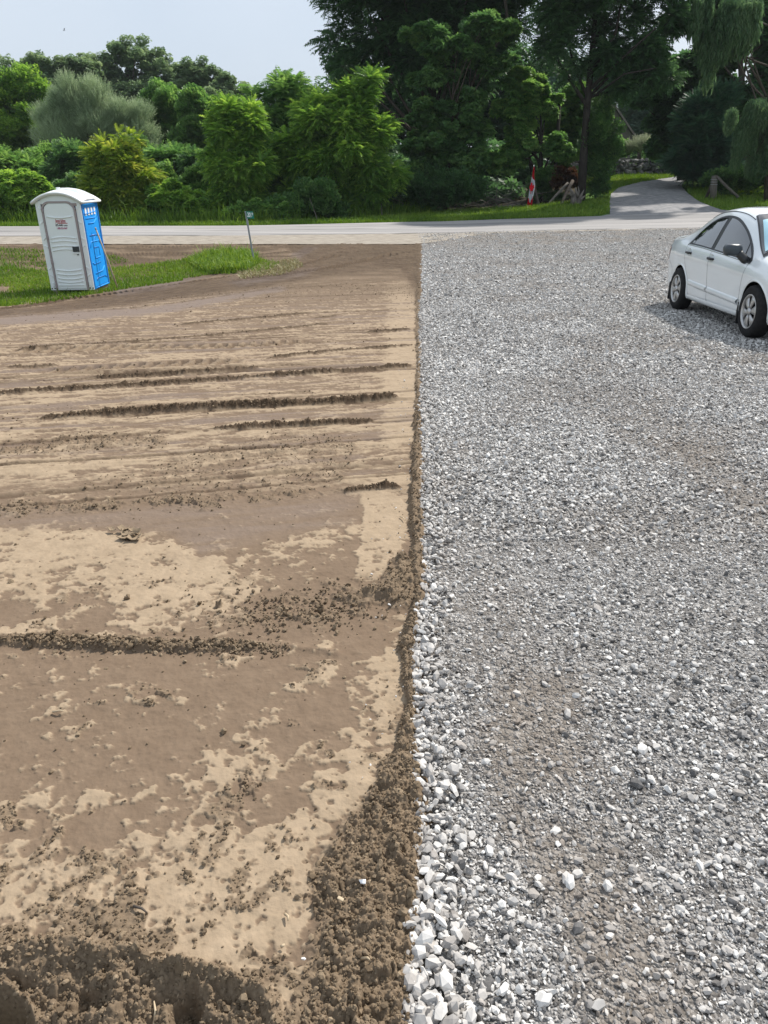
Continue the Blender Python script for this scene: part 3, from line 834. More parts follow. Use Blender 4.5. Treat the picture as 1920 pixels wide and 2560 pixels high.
LANE_L = [(1430, 552), (1525, 536), (1524, 505), (1528, 484), (1545, 470), (1593, 456), (1654, 446), (1714, 437), (1752, 432)]
LANE_R = [(1900, 537), (1800, 524), (1762, 510), (1738, 498), (1718, 482), (1704, 466), (1708, 455), (1735, 445), (1775, 437)]
strip("driveway", W2(LANE_L), W2(LANE_R), M['drive'], "shaded grey gravel lane curving up between the trees", "lane", .012, nx=80, ny=16, rough=.02)

# ================================================================== LOOSE STONES AND SOIL
def icosphere(sub):
    bm = bmesh.new(); bmesh.ops.create_icosphere(bm, subdivisions=sub, radius=1)
    V = np.array([v.co[:] for v in bm.verts]); Fc = np.array([[v.index for v in f.verts] for f in bm.faces]); bm.free()
    return V, Fc

ICO1, ICO2 = icosphere(1), icosphere(2)

def stone_shapes(base, n, planes=7, sq=(.55, 1.0), seed=1):
    r = np.random.default_rng(seed); out = []
    V, Fc = base
    for _ in range(n):
        nr = r.normal(size=(planes, 3)); nr /= np.linalg.norm(nr, axis=1)[:, None]
        dd = r.uniform(.45, .85, planes)
        c = V @ nr.T
        rad = np.min(np.where(c > .05, dd / np.maximum(c, .05), 9), axis=1)
        rad = np.minimum(rad, 1.05)
        W = V * rad[:, None] * np.array([1, r.uniform(.6, .95), r.uniform(*sq)])
        out.append(W)
    return out, Fc

def hull_shapes(n, k, flat, seed):
    """angular crushed stones: hulls of a few scattered points"""
    r = np.random.default_rng(seed); Vs = []; Fs = None
    out = []
    while len(out) < n:
        p = r.normal(size=(k, 3)); p /= np.linalg.norm(p, axis=1)[:, None]
        for _ in range(6):                      # push the points a little apart
            d = p[:, None] - p[None]; q = np.linalg.norm(d, axis=2) + 1e-6
            p = p + .06 * (d / q[..., None] ** 3).sum(1); p /= np.linalg.norm(p, axis=1)[:, None]
        bm = bmesh.new()
        vs_ = [bm.verts.new(v) for v in p]
        bmesh.ops.convex_hull(bm, input=vs_)
        bmesh.ops.triangulate(bm, faces=bm.faces)
        bm.verts.index_update()
        ok = len(bm.verts) == k and len(bm.faces) == 2 * k - 4
        Fc = np.array([[v.index for v in f.verts] for f in bm.faces]); bm.free()
        if not ok: continue
        p = p * (np.abs(p).max(1)[:, None] ** -.45)
        p = p * np.array([1, r.uniform(.55, .95), r.uniform(*flat)])
        p[:, 0] += p[:, 1] * r.normal(0, .25); p[:, 1] += p[:, 2] * r.normal(0, .3)
        out.append((p, Fc))
    return out

def scatter_hull(shapes, pos, size, frames, r, attrs):
    k = len(shapes[0][0]); n = len(pos); pick = r.integers(0, len(shapes), n)
    S = np.stack([q[0] for q in shapes])[pick]; Fc = np.stack([q[1] for q in shapes])[pick]
    V = np.einsum('nij,nkj->nki', frames, S * size[:, None, None]) + pos[:, None]
    Fo = (Fc + (np.arange(n) * k)[:, None, None]).reshape(-1, 3)
    return V.reshape(-1, 3), Fo, {a: np.repeat(v, k) for a, v in attrs.items()}

def rand_frames(n, r, tilt=.5):
    """rotation matrices: any heading, limited tilt"""
    a = r.uniform(0, 2 * np.pi, n); tx = r.normal(0, tilt, n); ty = r.normal(0, tilt, n)
    ca, sa = np.cos(a), np.sin(a); cx, sx = np.cos(tx), np.sin(tx); cy_, sy = np.cos(ty), np.sin(ty)
    Rz = np.zeros((n, 3, 3)); Rz[:, 0, 0] = ca; Rz[:, 0, 1] = -sa; Rz[:, 1, 0] = sa; Rz[:, 1, 1] = ca; Rz[:, 2, 2] = 1
    Rx = np.zeros((n, 3, 3)); Rx[:, 0, 0] = 1; Rx[:, 1, 1] = cx; Rx[:, 1, 2] = -sx; Rx[:, 2, 1] = sx; Rx[:, 2, 2] = cx
    Ry = np.zeros((n, 3, 3)); Ry[:, 1, 1] = 1; Ry[:, 0, 0] = cy_; Ry[:, 0, 2] = sy; Ry[:, 2, 0] = -sy; Ry[:, 2, 2] = cy_
    return Rz @ Rx @ Ry

def scatter(shapes, Fc, pos, size, frames, r, attrs):
    """many copies of a few shapes as vertex and face arrays"""
    k = len(shapes[0]); n = len(pos)
    S = np.stack(shapes)[r.integers(0, len(shapes), n)]
    V = np.einsum('nij,nkj->nki', frames, S * size[:, None, None]) + pos[:, None]
    Fo = (Fc[None] + (np.arange(n) * k)[:, None, None]).reshape(-1, Fc.shape[1])
    A = {a: np.repeat(v, k) for a, v in attrs.items()}
    return V.reshape(-1, 3), Fo, A

def merge(parts):
    V = np.vstack([p[0] for p in parts]); off = 0; Fs = []
    for p in parts:
        Fs.append(p[1] + off); off += len(p[0])
    A = {k: np.concatenate([p[2][k] for p in parts]) for k in parts[0][2]}
    return V, Fs, A

def gravel():
    r = np.random.default_rng(21)
    hi = hull_shapes(60, 13, (.28, .62), 1); Fh = None
    lo = hull_shapes(60, 8, (.28, .6), 2); Fl = None
    parts = []
    def zone(y0, y1, n, med, sig, shp, Fc, cap, embed, x_extra=.16, pw=1.0):
        y = y0 + (y1 - y0) * r.uniform(0, 1, n) ** pw
        half = .60 * (y * .907 + .8) + x_extra
        x = edge(y) + r.uniform(0, 1, n) * half - .02 * np.abs(r.normal(0, 1, n))
        keep = y < np.interp(x, RN[:, 0], RN[:, 1]) - .05 + .9 * (r.uniform(0, 1, n) ** 6)
        x, y = x[keep], y[keep]; n = len(x)
        du0 = dusty(x, y); keep = r.uniform(0, 1, n) > .62 * du0
        x, y, du0 = x[keep], y[keep], du0[keep]; n = len(x)
        s = np.minimum(med * np.exp(r.normal(0, sig, n)), cap) / 2
        z = gravel_top(x, y) + s * embed * r.uniform(.2, 1, n)
        tint = np.clip(r.normal(.68, .33, n) - .17 * sstep(4.2, 2.2, y) + .10 * fbm(x * .8, y * .8, 91) + .22 * sstep(.35, .05, x - edge(y)) - .06 * sstep(1.0, 2.2, x - edge(y)) * sstep(4, 2, y), 0, 1)
        du = np.clip(du0 * r.uniform(.1, 1.0, n), 0, .85)
        parts.append(scatter_hull(shp, np.stack([x, y, z], 1), s, rand_frames(n, r, .65), r, {'tint': tint, 'dusty': du}))
    zone(.5, 3.3, 20000, .0112, .42, hi, Fh, .032, .6)
    zone(.5, 3.3, 40000, .0068, .32, lo, Fl, .015, .5)
    zone(3.2, 7.2, 55000, .0150, .42, lo, Fl, .040, .8)
    zone(7.1, 13.5, 60000, .0225, .38, lo, Fl, .052, .8)
    zone(13.3, 37, 56000, .036, .35, lo, Fl, .075, .7)
    # coarser pale stones heaped along the edge
    n = 6500
    y = .55 + 13 * r.uniform(0, 1, n) ** 1.9
    w = np.interp(y, [.5, 1.2, 2, 4, 8, 14], [.085, .070, .052, .060, .09, .13])
    x = edge(y) + .015 + np.abs(r.normal(0, 1, n)) * w - .012 * np.interp(y, [0, 4, 14], [1, 1, 3])
    s = np.minimum(.0175 * np.exp(r.normal(0, .42, n)), .042) / 2 * np.interp(y, [0, 1.6, 4, 14], [1.25, .95, 1.0, 1.3])
    z = gravel_top(x, y) + .012 + s * r.uniform(.1, .7, n) + .012 * np.exp(-((x - edge(y) - .04) / .06) ** 2)
    parts.append(scatter_hull(hi, np.stack([x, y, z], 1), s, rand_frames(n, r, .6), r,
                         {'tint': np.clip(r.normal(.54, .24, n), 0, 1), 'dusty': np.clip(r.normal(.10, .12, n), 0, .5)}))
    # stones spread over the near drive
    n = 700
    y = .6 + 4.5 * r.uniform(0, 1, n) ** 1.3; x = edge(y) + r.uniform(.0, 1, n) ** 1.2 * (.6 * y + .7)
    s = np.minimum(.021 * np.exp(r.normal(0, .28, n)), .042) / 2
    parts.append(scatter_hull(hi, np.stack([x, y, gravel_top(x, y) + s * .4], 1), s, rand_frames(n, r, .4), r,
                         {'tint': np.clip(r.normal(.48, .24, n), 0, 1), 'dusty': np.clip(r.normal(.1, .15, n), 0, .6)}))
    # strays on the soil
    n = 150
    y = .8 + 7 * r.uniform(0, 1, n) ** 1.6; x = edge(y) - np.abs(r.normal(0, 1, n)) * .10
    s = .008 * np.exp(r.normal(0, .4, n)) / 2
    parts.append(scatter_hull(hi, np.stack([x, y, g(x, y) + .012 + s * .5], 1), s, rand_frames(n, r, .5), r, {'tint': np.clip(r.normal(.75, .12, n), 0, 1), 'dusty': np.zeros(n)}))
    V, Fs, A = merge(parts)
    o = mesh_np("gravel", V, Fs, M['stone'], attrs=A)
    tag(o, "loose grey crushed stone covering the drive, heaped pale along the soil", "gravel", kind="stuff")

gravel()

def soil_clods():
    r = np.random.default_rng(31)
    hi, Fh = stone_shapes(ICO2, 24, 14, (.6, .95), 5)
    lo, Fl = stone_shapes(ICO1, 24, 10, (.6, .95), 6)
    rr = np.random.default_rng(8)
    hi = [W * (1 + .12 * rr.normal(size=(len(W), 1))) for W in hi]
    parts = []
    def add(n, y0, y1, pw, med, sig, cap, shp, Fc, gain):
        y = y0 + (y1 - y0) * r.uniform(0, 1, n) ** pw
        x = edge(y) + .02 - r.uniform(0, 1, n) * (.60 * y + 1.1)
        h, dry, loose, clay = soil_fields(x, y)
        keep = r.uniform(0, 1, n) < np.clip(loose * gain, 0, 1) + .004
        x, y, h, lo_ = x[keep], y[keep], h[keep], loose[keep]; n = len(x)
        s = np.minimum(med * np.exp(r.normal(0, sig, n)), cap) / 2
        z = g(x, y) + h + s * r.uniform(-.1, .5, n)
        parts.append(scatter(shp, Fc, np.stack([x, y, z], 1), s, rand_frames(n, r, .7), r, {'tint': np.clip(r.normal(.45, .2, n), 0, 1)}))
    add(120000, .6, 2.6, 1.0, .0075, .45, .030, lo, Fl, .55)
    add(16000, .6, 2.6, 1.0, .013, .40, .035, hi, Fh, .35)
    add(90000, 2.6, 6.0, 1.0, .011, .42, .04, lo, Fl, .45)
    add(110000, 5.5, 16, 1.2, .0145, .42, .04, lo, Fl, .40)
    # windrow of lumps
    w = W2([(60, 1612), (250, 1618), (500, 1622), (640, 1628), (710, 1632)])
    n = 1150
    u = r.uniform(0, 1, n); s_ = np.concatenate([[0], np.cumsum(np.hypot(*np.diff(w, axis=0).T))]); s_ /= s_[-1]
    x = np.interp(u, s_, w[:, 0]) + r.normal(0, .012, n); y = np.interp(u, s_, w[:, 1]) + r.normal(0, .020, n) * (1 + 1.5 * (r.uniform(0, 1, n) > .88))
    h = soil_fields(x, y)[0]
    sz = np.minimum(.0105 * np.exp(r.normal(0, .5, n)), .032) / 2
    parts.append(scatter(hi, Fh, np.stack([x, y, g(x, y) + h + sz * .4], 1), sz, rand_frames(n, r, .7), r, {'tint': np.clip(r.normal(.55, .18, n), 0, 1)}))
    # a few rolled away from the heap
    n = 420
    px_ = r.normal(760, 120, n); py_ = r.normal(1530, 30, n)
    pts = np.array([G(a, b) for a, b in zip(px_, py_)])
    sz = np.minimum(.012 * np.exp(r.normal(0, .5, n)), .04) / 2
    h = soil_fields(pts[:, 0], pts[:, 1])[0]
    pts[:, 2] += h + sz * .5
    parts.append(scatter(hi, Fh, pts, sz, rand_frames(n, r, .7), r, {'tint': np.clip(r.normal(.5, .2, n), 0, 1)}))
    V, Fs, A = merge(parts)
    o = mesh_np("loose_soil", V, Fs, M['clod'], attrs=A)
    tag(o, "loose dark soil crumbs and lumps along the ridges and the gravel edge", "soil crumbs", kind="stuff")

soil_clods()

# ================================================================== GRASS
def blades(name, pts, hgt, wid, mat, label, cat, r, lean=.45, tint=None):
    n = len(pts)
    a = r.uniform(0, 2 * np.pi, n); hh = hgt * np.exp(r.normal(0, .35, n)); ww = wid * r.uniform(.6, 1.2, n)
    dx = np.stack([np.cos(a), np.sin(a), np.zeros(n)], 1); ln = r.uniform(.1, 1, n) * lean
    b = r.uniform(0, 2 * np.pi, n); ld = np.stack([np.cos(b), np.sin(b), np.zeros(n)], 1)
    up = np.array([0, 0, 1.0])
    p0 = pts - dx * ww[:, None] / 2; p1 = pts + dx * ww[:, None] / 2
    mid = pts + up * (hh * .6)[:, None] + ld * (hh * ln * .35)[:, None]
    m0 = mid - dx * (ww * .4)[:, None]; m1 = mid + dx * (ww * .4)[:, None]
    tip = pts + up * (hh * (1 - .35 * ln))[:, None] + ld * (hh * ln)[:, None]
    V = np.stack([p0, p1, m1, m0, tip], 1).reshape(-1, 3)
    k = np.arange(n)[:, None] * 5
    q = k + np.array([[0, 1, 2, 3]]); t = k + np.array([[3, 2, 4]])
    tt = r.uniform(.15, .85, n) if tint is None else tint
    o = mesh_np(name, V, [q, t], mat, attrs={'tint': np.repeat(tt, 5)})
    return tag(o, label, cat, kind="stuff")

def scatter_px(poly, n, r, soft=0):
    """ground points inside an outline given on the photograph"""
    poly = np.asarray(poly, float)
    w = W2([(min(max(p[0], -600), 2500), p[1]) for p in poly])
    lo, hi = w.min(0), w.max(0); out = []
    while sum(map(len, out)) < n:
        q = r.uniform(lo, hi, (n * 2, 2))
        m = inpoly(q[:, 0], q[:, 1], w)
        out.append(q[m])
    return np.vstack(out)[:n]

def grass():
    r = np.random.default_rng(41)
    def pos(q, dz=0): return np.stack([q[:, 0], q[:, 1], g(q[:, 0], q[:, 1]) + dz], 1)
    q = scatter_px([(-350, 668), (0, 668), (130, 682), (280, 672), (400, 658), (520, 640), (640, 646), (700, 662), (660, 684), (480, 698), (330, 720), (200, 743), (80, 762), (0, 768), (-350, 790)], 52000, r)
    keep = fbm(q[:, 0] * .8, q[:, 1] * .8, 55, 3) > -.32 + .5 * (r.uniform(0, 1, len(q)) > .8)
    q = q[keep]
    tn = np.clip(.52 + .35 * fbm(q[:, 0] * .6, q[:, 1] * .6, 56) + r.normal(0, .17, len(q)), 0, 1)
    blades("grass", pos(q), .085, .020, M['blade'], "fresh green grass around the portable toilet", "grass", r, .7, tn)
    # taller clump by the number post
    q = scatter_px([(470, 660), (520, 640), (560, 634), (632, 640), (650, 662), (620, 682), (520, 684)], 9000, r)
    blades("grass_tuft", pos(q), .23, .028, M['blade'], "tall lush grass clump left of the number post", "grass", r, 1.2, np.clip(r.normal(.55, .2, len(q)), 0, 1))
    q = scatter_px([(590, 672), (660, 660), (740, 650), (760, 668), (700, 690), (600, 700)], 1700, r)
    blades("cut_grass", pos(q, .01), .09, .022, M['dry_blade'], "cut pale grass strewn on the soil behind the number post", "grass cuttings", r, 2.2)
    q = scatter_px([(-350, 622), (0, 622), (110, 628), (280, 640), (330, 655), (130, 684), (-350, 672)], 7000, r)
    blades("sparse_grass", pos(q), .09, .022, M['blade'], "sparse muddy grass behind the portable toilet", "grass", r, 1.0, np.clip(r.normal(.35, .2, len(q)), 0, 1))
    # verge beyond the road
    q = np.vstack([scatter_px([(-600, 566), (0, 565.5), (600, 563.5), (900, 557), (900, 543), (700, 549), (300, 551), (-600, 552)], 42000, r),
                   scatter_px([(900, 557.5), (1250, 547.5), (1470, 541), (1524, 530), (1523, 490), (1470, 500), (1330, 517), (1100, 527), (900, 543)], 44000, r),
                   scatter_px([(1524, 488), (1546, 470), (1600, 456), (1715, 438), (1600, 437), (1440, 443), (1470, 470)], 20000, r),
                   scatter_px([(1722, 482), (1745, 500), (1805, 526), (1925, 532), (2200, 515), (2200, 470), (1850, 466), (1770, 460), (1712, 462)], 26000, r)])
    blades("verge_grass", pos(q, -.05), .17, .035, M['blade'], "mown green verge along the far side of the road and lane", "grass", r, .6,
           np.clip(.5 + .3 * fbm(q[:, 0] * .5, q[:, 1] * .5, 57) + r.normal(0, .15, len(q)), 0, 1))
    q = scatter_px([(-600, 560), (0, 560), (640, 557), (900, 546), (1080, 534), (1080, 529), (900, 541), (640, 549), (-600, 551)], 15000, r)
    blades("tall_weeds", pos(q, -.05), .55, .045, M['blade'], "tall uncut weeds at the foot of the roadside bushes", "weeds", r, .6, np.clip(r.normal(.38, .18, len(q)), 0, 1))

grass()

# ================================================================== TREES
def leaf_templates():
    T = {}
    # pinnate frond: a drooping rachis with pairs of leaflets
    V = []; Fc = []
    n = 6
    def rach(u): return np.array([u, 0, .10 * u - .42 * u * u])
    for i in range(n):
        u = .16 + .78 * i / (n - 1)
        c = rach(u); w = .30 * (1 - .5 * abs(u - .45)); hw = .075
        for sgn in (-1, 1):
            k = len(V)
            V += [c + np.array([-hw, 0, 0]), c + np.array([hw, 0, 0]), c + np.array([.10, sgn * w, -.10])]
            Fc.append((k, k + 1, k + 2))
    k = len(V); V += [rach(.94) + np.array([0, -.07, 0]), rach(.94) + np.array([0, .07, 0]), rach(1.2)]; Fc.append((k, k + 1, k + 2))
    T['pinnate'] = (np.array(V), np.array(Fc))
    # broad leaves: a spray of lobed leaves (each a folded kite)
    r = np.random.default_rng(2)
    V = []; Fc = []
    for i in range(5):
        a = -1.1 + 2.2 * i / 4; c = np.array([.35 * math.cos(a), .45 * math.sin(a), .08 * (i % 2)])
        d = np.array([math.cos(a), math.sin(a), -.30 - .2 * r.uniform()]); d /= np.linalg.norm(d)
        s = np.array([-math.sin(a), math.cos(a), r.normal(0, .25)])
        L, w = .58, .23
        k = len(V)
        V += [c, c + d * L * .45 + s * w + np.array([0, 0, .05]), c + d * L, c + d * L * .45 - s * w + np.array([0, 0, .05])]
        Fc += [(k, k + 1, k + 2), (k, k + 2, k + 3)]
    T['broad'] = (np.array(V), np.array(Fc))
    # small rounded leaves
    V = []; Fc = []
    for i in range(6):
        a = r.uniform(-2, 2); c = np.array([.15 + .14 * i, .22 * math.sin(a * 2), .1 * r.normal()])
        d = np.array([math.cos(a), math.sin(a), -.2 + .3 * r.normal()]); s = np.cross(d, [0, 0, 1.0]); s /= np.linalg.norm(s)
        k = len(V); L = .34; w = .12
        V += [c, c + d * L * .5 + s * w, c + d * L, c + d * L * .5 - s * w]; Fc += [(k, k + 1, k + 2), (k, k + 2, k + 3)]
    T['small'] = (np.array(V), np.array(Fc))
    # willow strand: hangs straight down with narrow leaves
    V = []; Fc = []
    for i in range(13):
        u = i / 12; c = np.array([.10 * math.sqrt(u) + .03 * math.sin(i), .03 * math.cos(i * 2.1), -u])
        sgn = 1 if i % 2 else -1; a = i * 2.4
        d = np.array([.085 * math.cos(a), .085 * math.sin(a), -.17]); s = np.array([-math.sin(a), math.cos(a), 0]) * .022
        k = len(V); V += [c - s, c + s, c + d]; Fc.append((k, k + 1, k + 2))
    T['willow'] = (np.array(V), np.array(Fc))
    # upright narrow sprays
    V = []; Fc = []
    for i in range(11):
        u = i / 10; c = np.array([u, .04 * math.sin(i * 2), .12 * u]); a = i * 2.2
        d = np.array([.20, .15 * math.cos(a), .15 * math.sin(a)]); s = np.array([0, -math.sin(a), math.cos(a)]) * .03
        k = len(V); V += [c - s, c + s, c + d]; Fc.append((k, k + 1, k + 2))
    T['narrow'] = (np.array(V), np.array(Fc))
    # needle bough
    V = []; Fc = []
    for i in range(9):
        u = i / 8; c = np.array([u, 0, -.12 * u * u])
        for sgn in (-1, 1):
            k = len(V); V += [c, c + np.array([.10, 0, 0]), c + np.array([.16, sgn * .26 * (1 - .6 * u), -.05])]; Fc.append((k, k + 1, k + 2))
    T['needle'] = (np.array(V), np.array(Fc))
    return T

TPL = leaf_templates()

def crown_mesh(clumps, centre, kind, size, n, r, flat=.8, upbias=.25, shell=.45, tintvar=.22, lightclump=0.0):
    """leaves through a set of clumps (x, y, z, rx, ry, rz)"""
    C = np.asarray(clumps, float)
    wgt = (C[:, 3] * C[:, 4] * C[:, 5]) ** (2 / 3.); wgt /= wgt.sum()
    ci = r.choice(len(C), n, p=wgt)
    d = r.normal(size=(n, 3)); d /= np.linalg.norm(d, axis=1)[:, None]
    rad = r.uniform(0, 1, n) ** shell
    c = C[ci]
    pos = c[:, :3] + d * c[:, 3:6] * rad[:, None]
    out = d * np.array([1, 1, flat]) + .35 * (pos - centre) / (np.linalg.norm(pos - centre, axis=1)[:, None] + 1e-6) + r.normal(0, .35, (n, 3))
    out[:, 2] = out[:, 2] * .6 + upbias * .5
    if kind == 'willow': out = d * np.array([1, 1, 0]) + r.normal(0, .3, (n, 3)) * np.array([1, 1, 0]); out[:, 2] = 0
    if kind == 'narrow': out[:, 2] += .8
    f = out / (np.linalg.norm(out, axis=1)[:, None] + 1e-6)
    upv = np.array([0, 0, 1.0]) + (r.normal(0, .35, (n, 3)) if kind != 'willow' else r.normal(0, .04, (n, 3)))
    s = np.cross(upv, f); s /= (np.linalg.norm(s, axis=1)[:, None] + 1e-6)
    u = np.cross(f, s)
    Fm = np.stack([f, s, u], 2)
    V0, F0 = TPL[kind]
    sz = size * r.uniform(.65, 1.3, n)
    V = np.einsum('nij,kj->nki', Fm, V0) * sz[:, None, None] + pos[:, None]
    Fo = (F0[None] + (np.arange(n) * len(V0))[:, None, None]).reshape(-1, 3)
    ctint = r.normal(0, .14, len(C))
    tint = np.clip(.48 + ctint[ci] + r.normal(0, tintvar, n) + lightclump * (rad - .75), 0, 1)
    return V.reshape(-1, 3), Fo, np.repeat(tint, len(V0))

def env_clumps(env, Y, r, ncl, rel=(.30, .46), depth=.8, flat=.75):
    """clumps that fill ellipses (px, py, rx, ry[, weight]) of the photograph at distance Y"""
    out = []
    area = np.array([e[2] * e[3] for e in env], float); area /= area.sum()
    for e, a in zip(env, area):
        c = P(e[0], e[1], Y); k = pxm(e[1], Y, c[2])
        rx, rz = e[2] / k, e[3] / k; ry = rx * depth
        m = max(2, int(round(ncl * a)))
        for _ in range(m):
            d = r.normal(size=3); d /= np.linalg.norm(d)
            q = r.uniform(.0, 1) ** .4 * .80
            p = c + d * np.array([rx, ry, rz]) * q
            rr = r.uniform(*rel) * (rx * rz) ** .5
            out.append((p[0], p[1], p[2], rr * 1.1, rr * 1.1, rr * flat))
    return out

def bent(a, b, r, wob=.12, k=5):
    a, b = np.asarray(a, float), np.asarray(b, float); L = np.linalg.norm(b - a)
    ts = np.linspace(0, 1, k)
    off = r.normal(0, wob * L * .5, 3)
    return [tuple(a + (b - a) * t + off * math.sin(math.pi * t) * .6) for t in ts]

def tree(kind_name, label, cat, base, Y, env, leaf, mat, size, n, ncl, seed, trunk_r=.18, bark_m='bark', limbs=8, lean=(0, 0), group=None, flat=.75,
         depth=.8, rel=(.30, .46), split=.35, shell=.45, crown_name="crown", extra_tubes=None, trunk_top=None, upbias=.25, lightclump=.35, tintvar=.22):
    r = np.random.default_rng(seed)
    d = ray(base[0], base[1]); x = d[0] / d[1] * Y
    bz = float(g(x, Y)) - .08
    root = thing(kind_name, label, cat, (x, Y, bz), 0, group)
    cl = env_clumps(env, Y, r, ncl, rel, depth, flat)
    C = np.array(cl)
    gz = g(C[:, 0], C[:, 1])
    C[:, 2] = np.maximum(C[:, 2], gz + C[:, 5] * .55)
    cen = C[:, :3].mean(0)
    size, n = size * .80, int(n * 1.5)
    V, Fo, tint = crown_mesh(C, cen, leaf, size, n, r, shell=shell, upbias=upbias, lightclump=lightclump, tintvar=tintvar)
    low = V[:, 2] < g(V[:, 0], V[:, 1]) + .02
    V[low, 2] = g(V[low, 0], V[low, 1]) + .02
    off = np.array([x, Y, bz])
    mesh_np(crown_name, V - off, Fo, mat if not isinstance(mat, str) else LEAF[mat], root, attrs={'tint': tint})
    mb = MB()
    top = np.array([cen[0] + lean[0], cen[1] + lean[1], cen[2] + .35 * (C[:, 2].max() - cen[2])]) - off
    if trunk_top is not None: top = P(trunk_top[0], trunk_top[1], Y) - off
    tr = bent((0, 0, -.1), top, r, .05, 7)
    mb.tube(tr, list(np.linspace(trunk_r, trunk_r * .35, 7)), 9)
    idx = r.permutation(len(C))[:limbs]
    for i in idx:
        t0 = r.uniform(split, .95); k0 = int(t0 * 6); a = tr[k0]
        b_ = C[i, :3] - off
        mb.tube(bent(a, b_, r, .12, 5), list(np.linspace(trunk_r * .42 * (1 - .4 * t0), trunk_r * .08, 5)), 6)
    if extra_tubes:
        for pts, rad in extra_tubes:
            q = [P(a[0], a[1], Y + (a[2] if len(a) > 2 else 0)) - off for a in pts]
            mb.tube([tuple(k) for k in q], list(np.linspace(rad[0], rad[1], len(q))), 8)
    mb.build("trunk", M[bark_m], root, smooth=True)
    return root

def all_trees():
    B = "background trees beyond the road on the left"
    T = tree
    # far skyline on the left
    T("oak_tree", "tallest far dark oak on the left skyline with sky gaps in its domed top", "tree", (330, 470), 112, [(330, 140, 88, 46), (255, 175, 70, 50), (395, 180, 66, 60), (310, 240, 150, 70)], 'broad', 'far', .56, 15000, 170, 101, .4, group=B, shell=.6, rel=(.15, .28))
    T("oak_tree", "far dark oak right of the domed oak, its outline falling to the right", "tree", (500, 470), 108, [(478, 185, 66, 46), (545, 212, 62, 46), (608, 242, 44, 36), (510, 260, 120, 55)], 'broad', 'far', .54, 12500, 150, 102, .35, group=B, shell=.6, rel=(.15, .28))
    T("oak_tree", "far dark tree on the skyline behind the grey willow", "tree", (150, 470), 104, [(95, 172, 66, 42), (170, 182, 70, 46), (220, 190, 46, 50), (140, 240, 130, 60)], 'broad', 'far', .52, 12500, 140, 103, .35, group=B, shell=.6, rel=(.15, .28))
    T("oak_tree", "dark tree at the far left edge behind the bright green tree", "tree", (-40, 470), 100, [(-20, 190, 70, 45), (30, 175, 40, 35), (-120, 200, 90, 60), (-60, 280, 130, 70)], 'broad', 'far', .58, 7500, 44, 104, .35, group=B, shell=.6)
    T("maple_tree", "tall bright green tree at the left edge beside the grey willow", "tree", (45, 500), 74, [(50, 205, 60, 50), (95, 230, 36, 36), (50, 300, 92, 80), (-30, 280, 80, 110), (85, 370, 70, 70), (20, 390, 80, 50)], 'small', 'bright', .70, 17000, 110, 105, .3, group=B, rel=(.18, .34))
    T("willow_tree", "broad grey green willow with feathery upright twigs", "tree", (240, 500), 66, [(190, 250, 60, 52), (240, 235, 44, 44), (170, 320, 80, 90), (250, 310, 70, 90), (305, 285, 44, 60), (345, 340, 55, 80), (150, 380, 70, 60), (370, 385, 40, 44)], 'narrow', 'grey', .58, 26000, 130, 106, .25, group=B, flat=1.1, rel=(.20, .36))
    T("ash_tree", "rounded mid green tree right of the grey willow, thin trunks showing below", "tree", (415, 500), 72, [(405, 250, 58, 50), (400, 310, 62, 60), (445, 345, 44, 44)], 'small', 'mid', .58, 12000, 110, 107, .16, group=B, rel=(.18, .32))
    T("ash_tree", "lighter green round tree between the mid green tree and the locust", "tree", (500, 500), 70, [(490, 268, 52, 45), (510, 325, 60, 60), (470, 350, 50, 50)], 'small', 'mid', .58, 11500, 110, 108, .16, group=B, rel=(.18, .32), tintvar=.25)
    # scrub beside the road on the left
    S = "sumac and scrub thickets on the left bank"
    for i, (px_, py_, rx, ry, lb) in enumerate([
            (60, 430, 95, 48, "sumac thicket at the left edge below the bright green tree"), (185, 405, 70, 38, "taller sumac with flat fronds in front of the grey willow"),
            (430, 405, 75, 45, "grey green sumac thicket with bare stems behind the golden tree"), (510, 430, 55, 50, "dark sumac scrub left of the two lobed locust"),
            (-90, 440, 90, 60, "sumac thicket outside the left edge of the picture"), (310, 415, 60, 35, "sumac behind the golden green tree, right of the tall sumac")]):
        T("sumac_shrub", lb, "shrub", (px_, 520), 56 - i % 2 * 2, [(px_, py_, rx, ry), (px_, py_ + 45, rx * 1.1, 45)], 'pinnate', 'deep' if i % 2 else 'mid', .74, 4800, 44, 120 + i, .07, 'bark_pale', 9, group=S, flat=.6, rel=(.18, .32))
    T("golden_ash_tree", "golden green young tree with yellowish tips right of the portable toilet", "tree", (310, 548), 45, [(315, 355, 40, 28), (290, 395, 70, 42), (262, 385, 48, 30), (310, 440, 92, 50), (270, 480, 75, 60), (330, 500, 85, 48)], 'pinnate', 'golden', .50, 10000, 110, 130, .09, limbs=12, rel=(.26, .40))
    R_ = "roadside bushes on the left"
    T("vine_bush", "leafy vine covered bush behind the portable toilet at the left edge", "bush", (60, 548), 44, [(55, 480, 85, 55), (-40, 480, 90, 65), (20, 530, 110, 28), (110, 530, 70, 28)], 'broad', 'bright', .34, 12000, 110, 131, .05, group=R_, flat=.8, rel=(.16, .30))
    T("vine_bush", "low pale leaved bush between the golden tree and the locust", "bush", (450, 550), 44.5, [(430, 500, 66, 42), (480, 520, 60, 40), (390, 530, 60, 28)], 'broad', 'bright', .34, 9000, 90, 132, .05, group=R_, flat=.8, rel=(.16, .30))
    T("vine_bush", "small weedy bush at the road verge just behind the number sign", "bush", (630, 552), 44.2, [(640, 525, 40, 26), (600, 535, 50, 20), (690, 530, 50, 28)], 'broad', 'mid', .30, 3400, 30, 133, .04, group=R_, flat=.9)
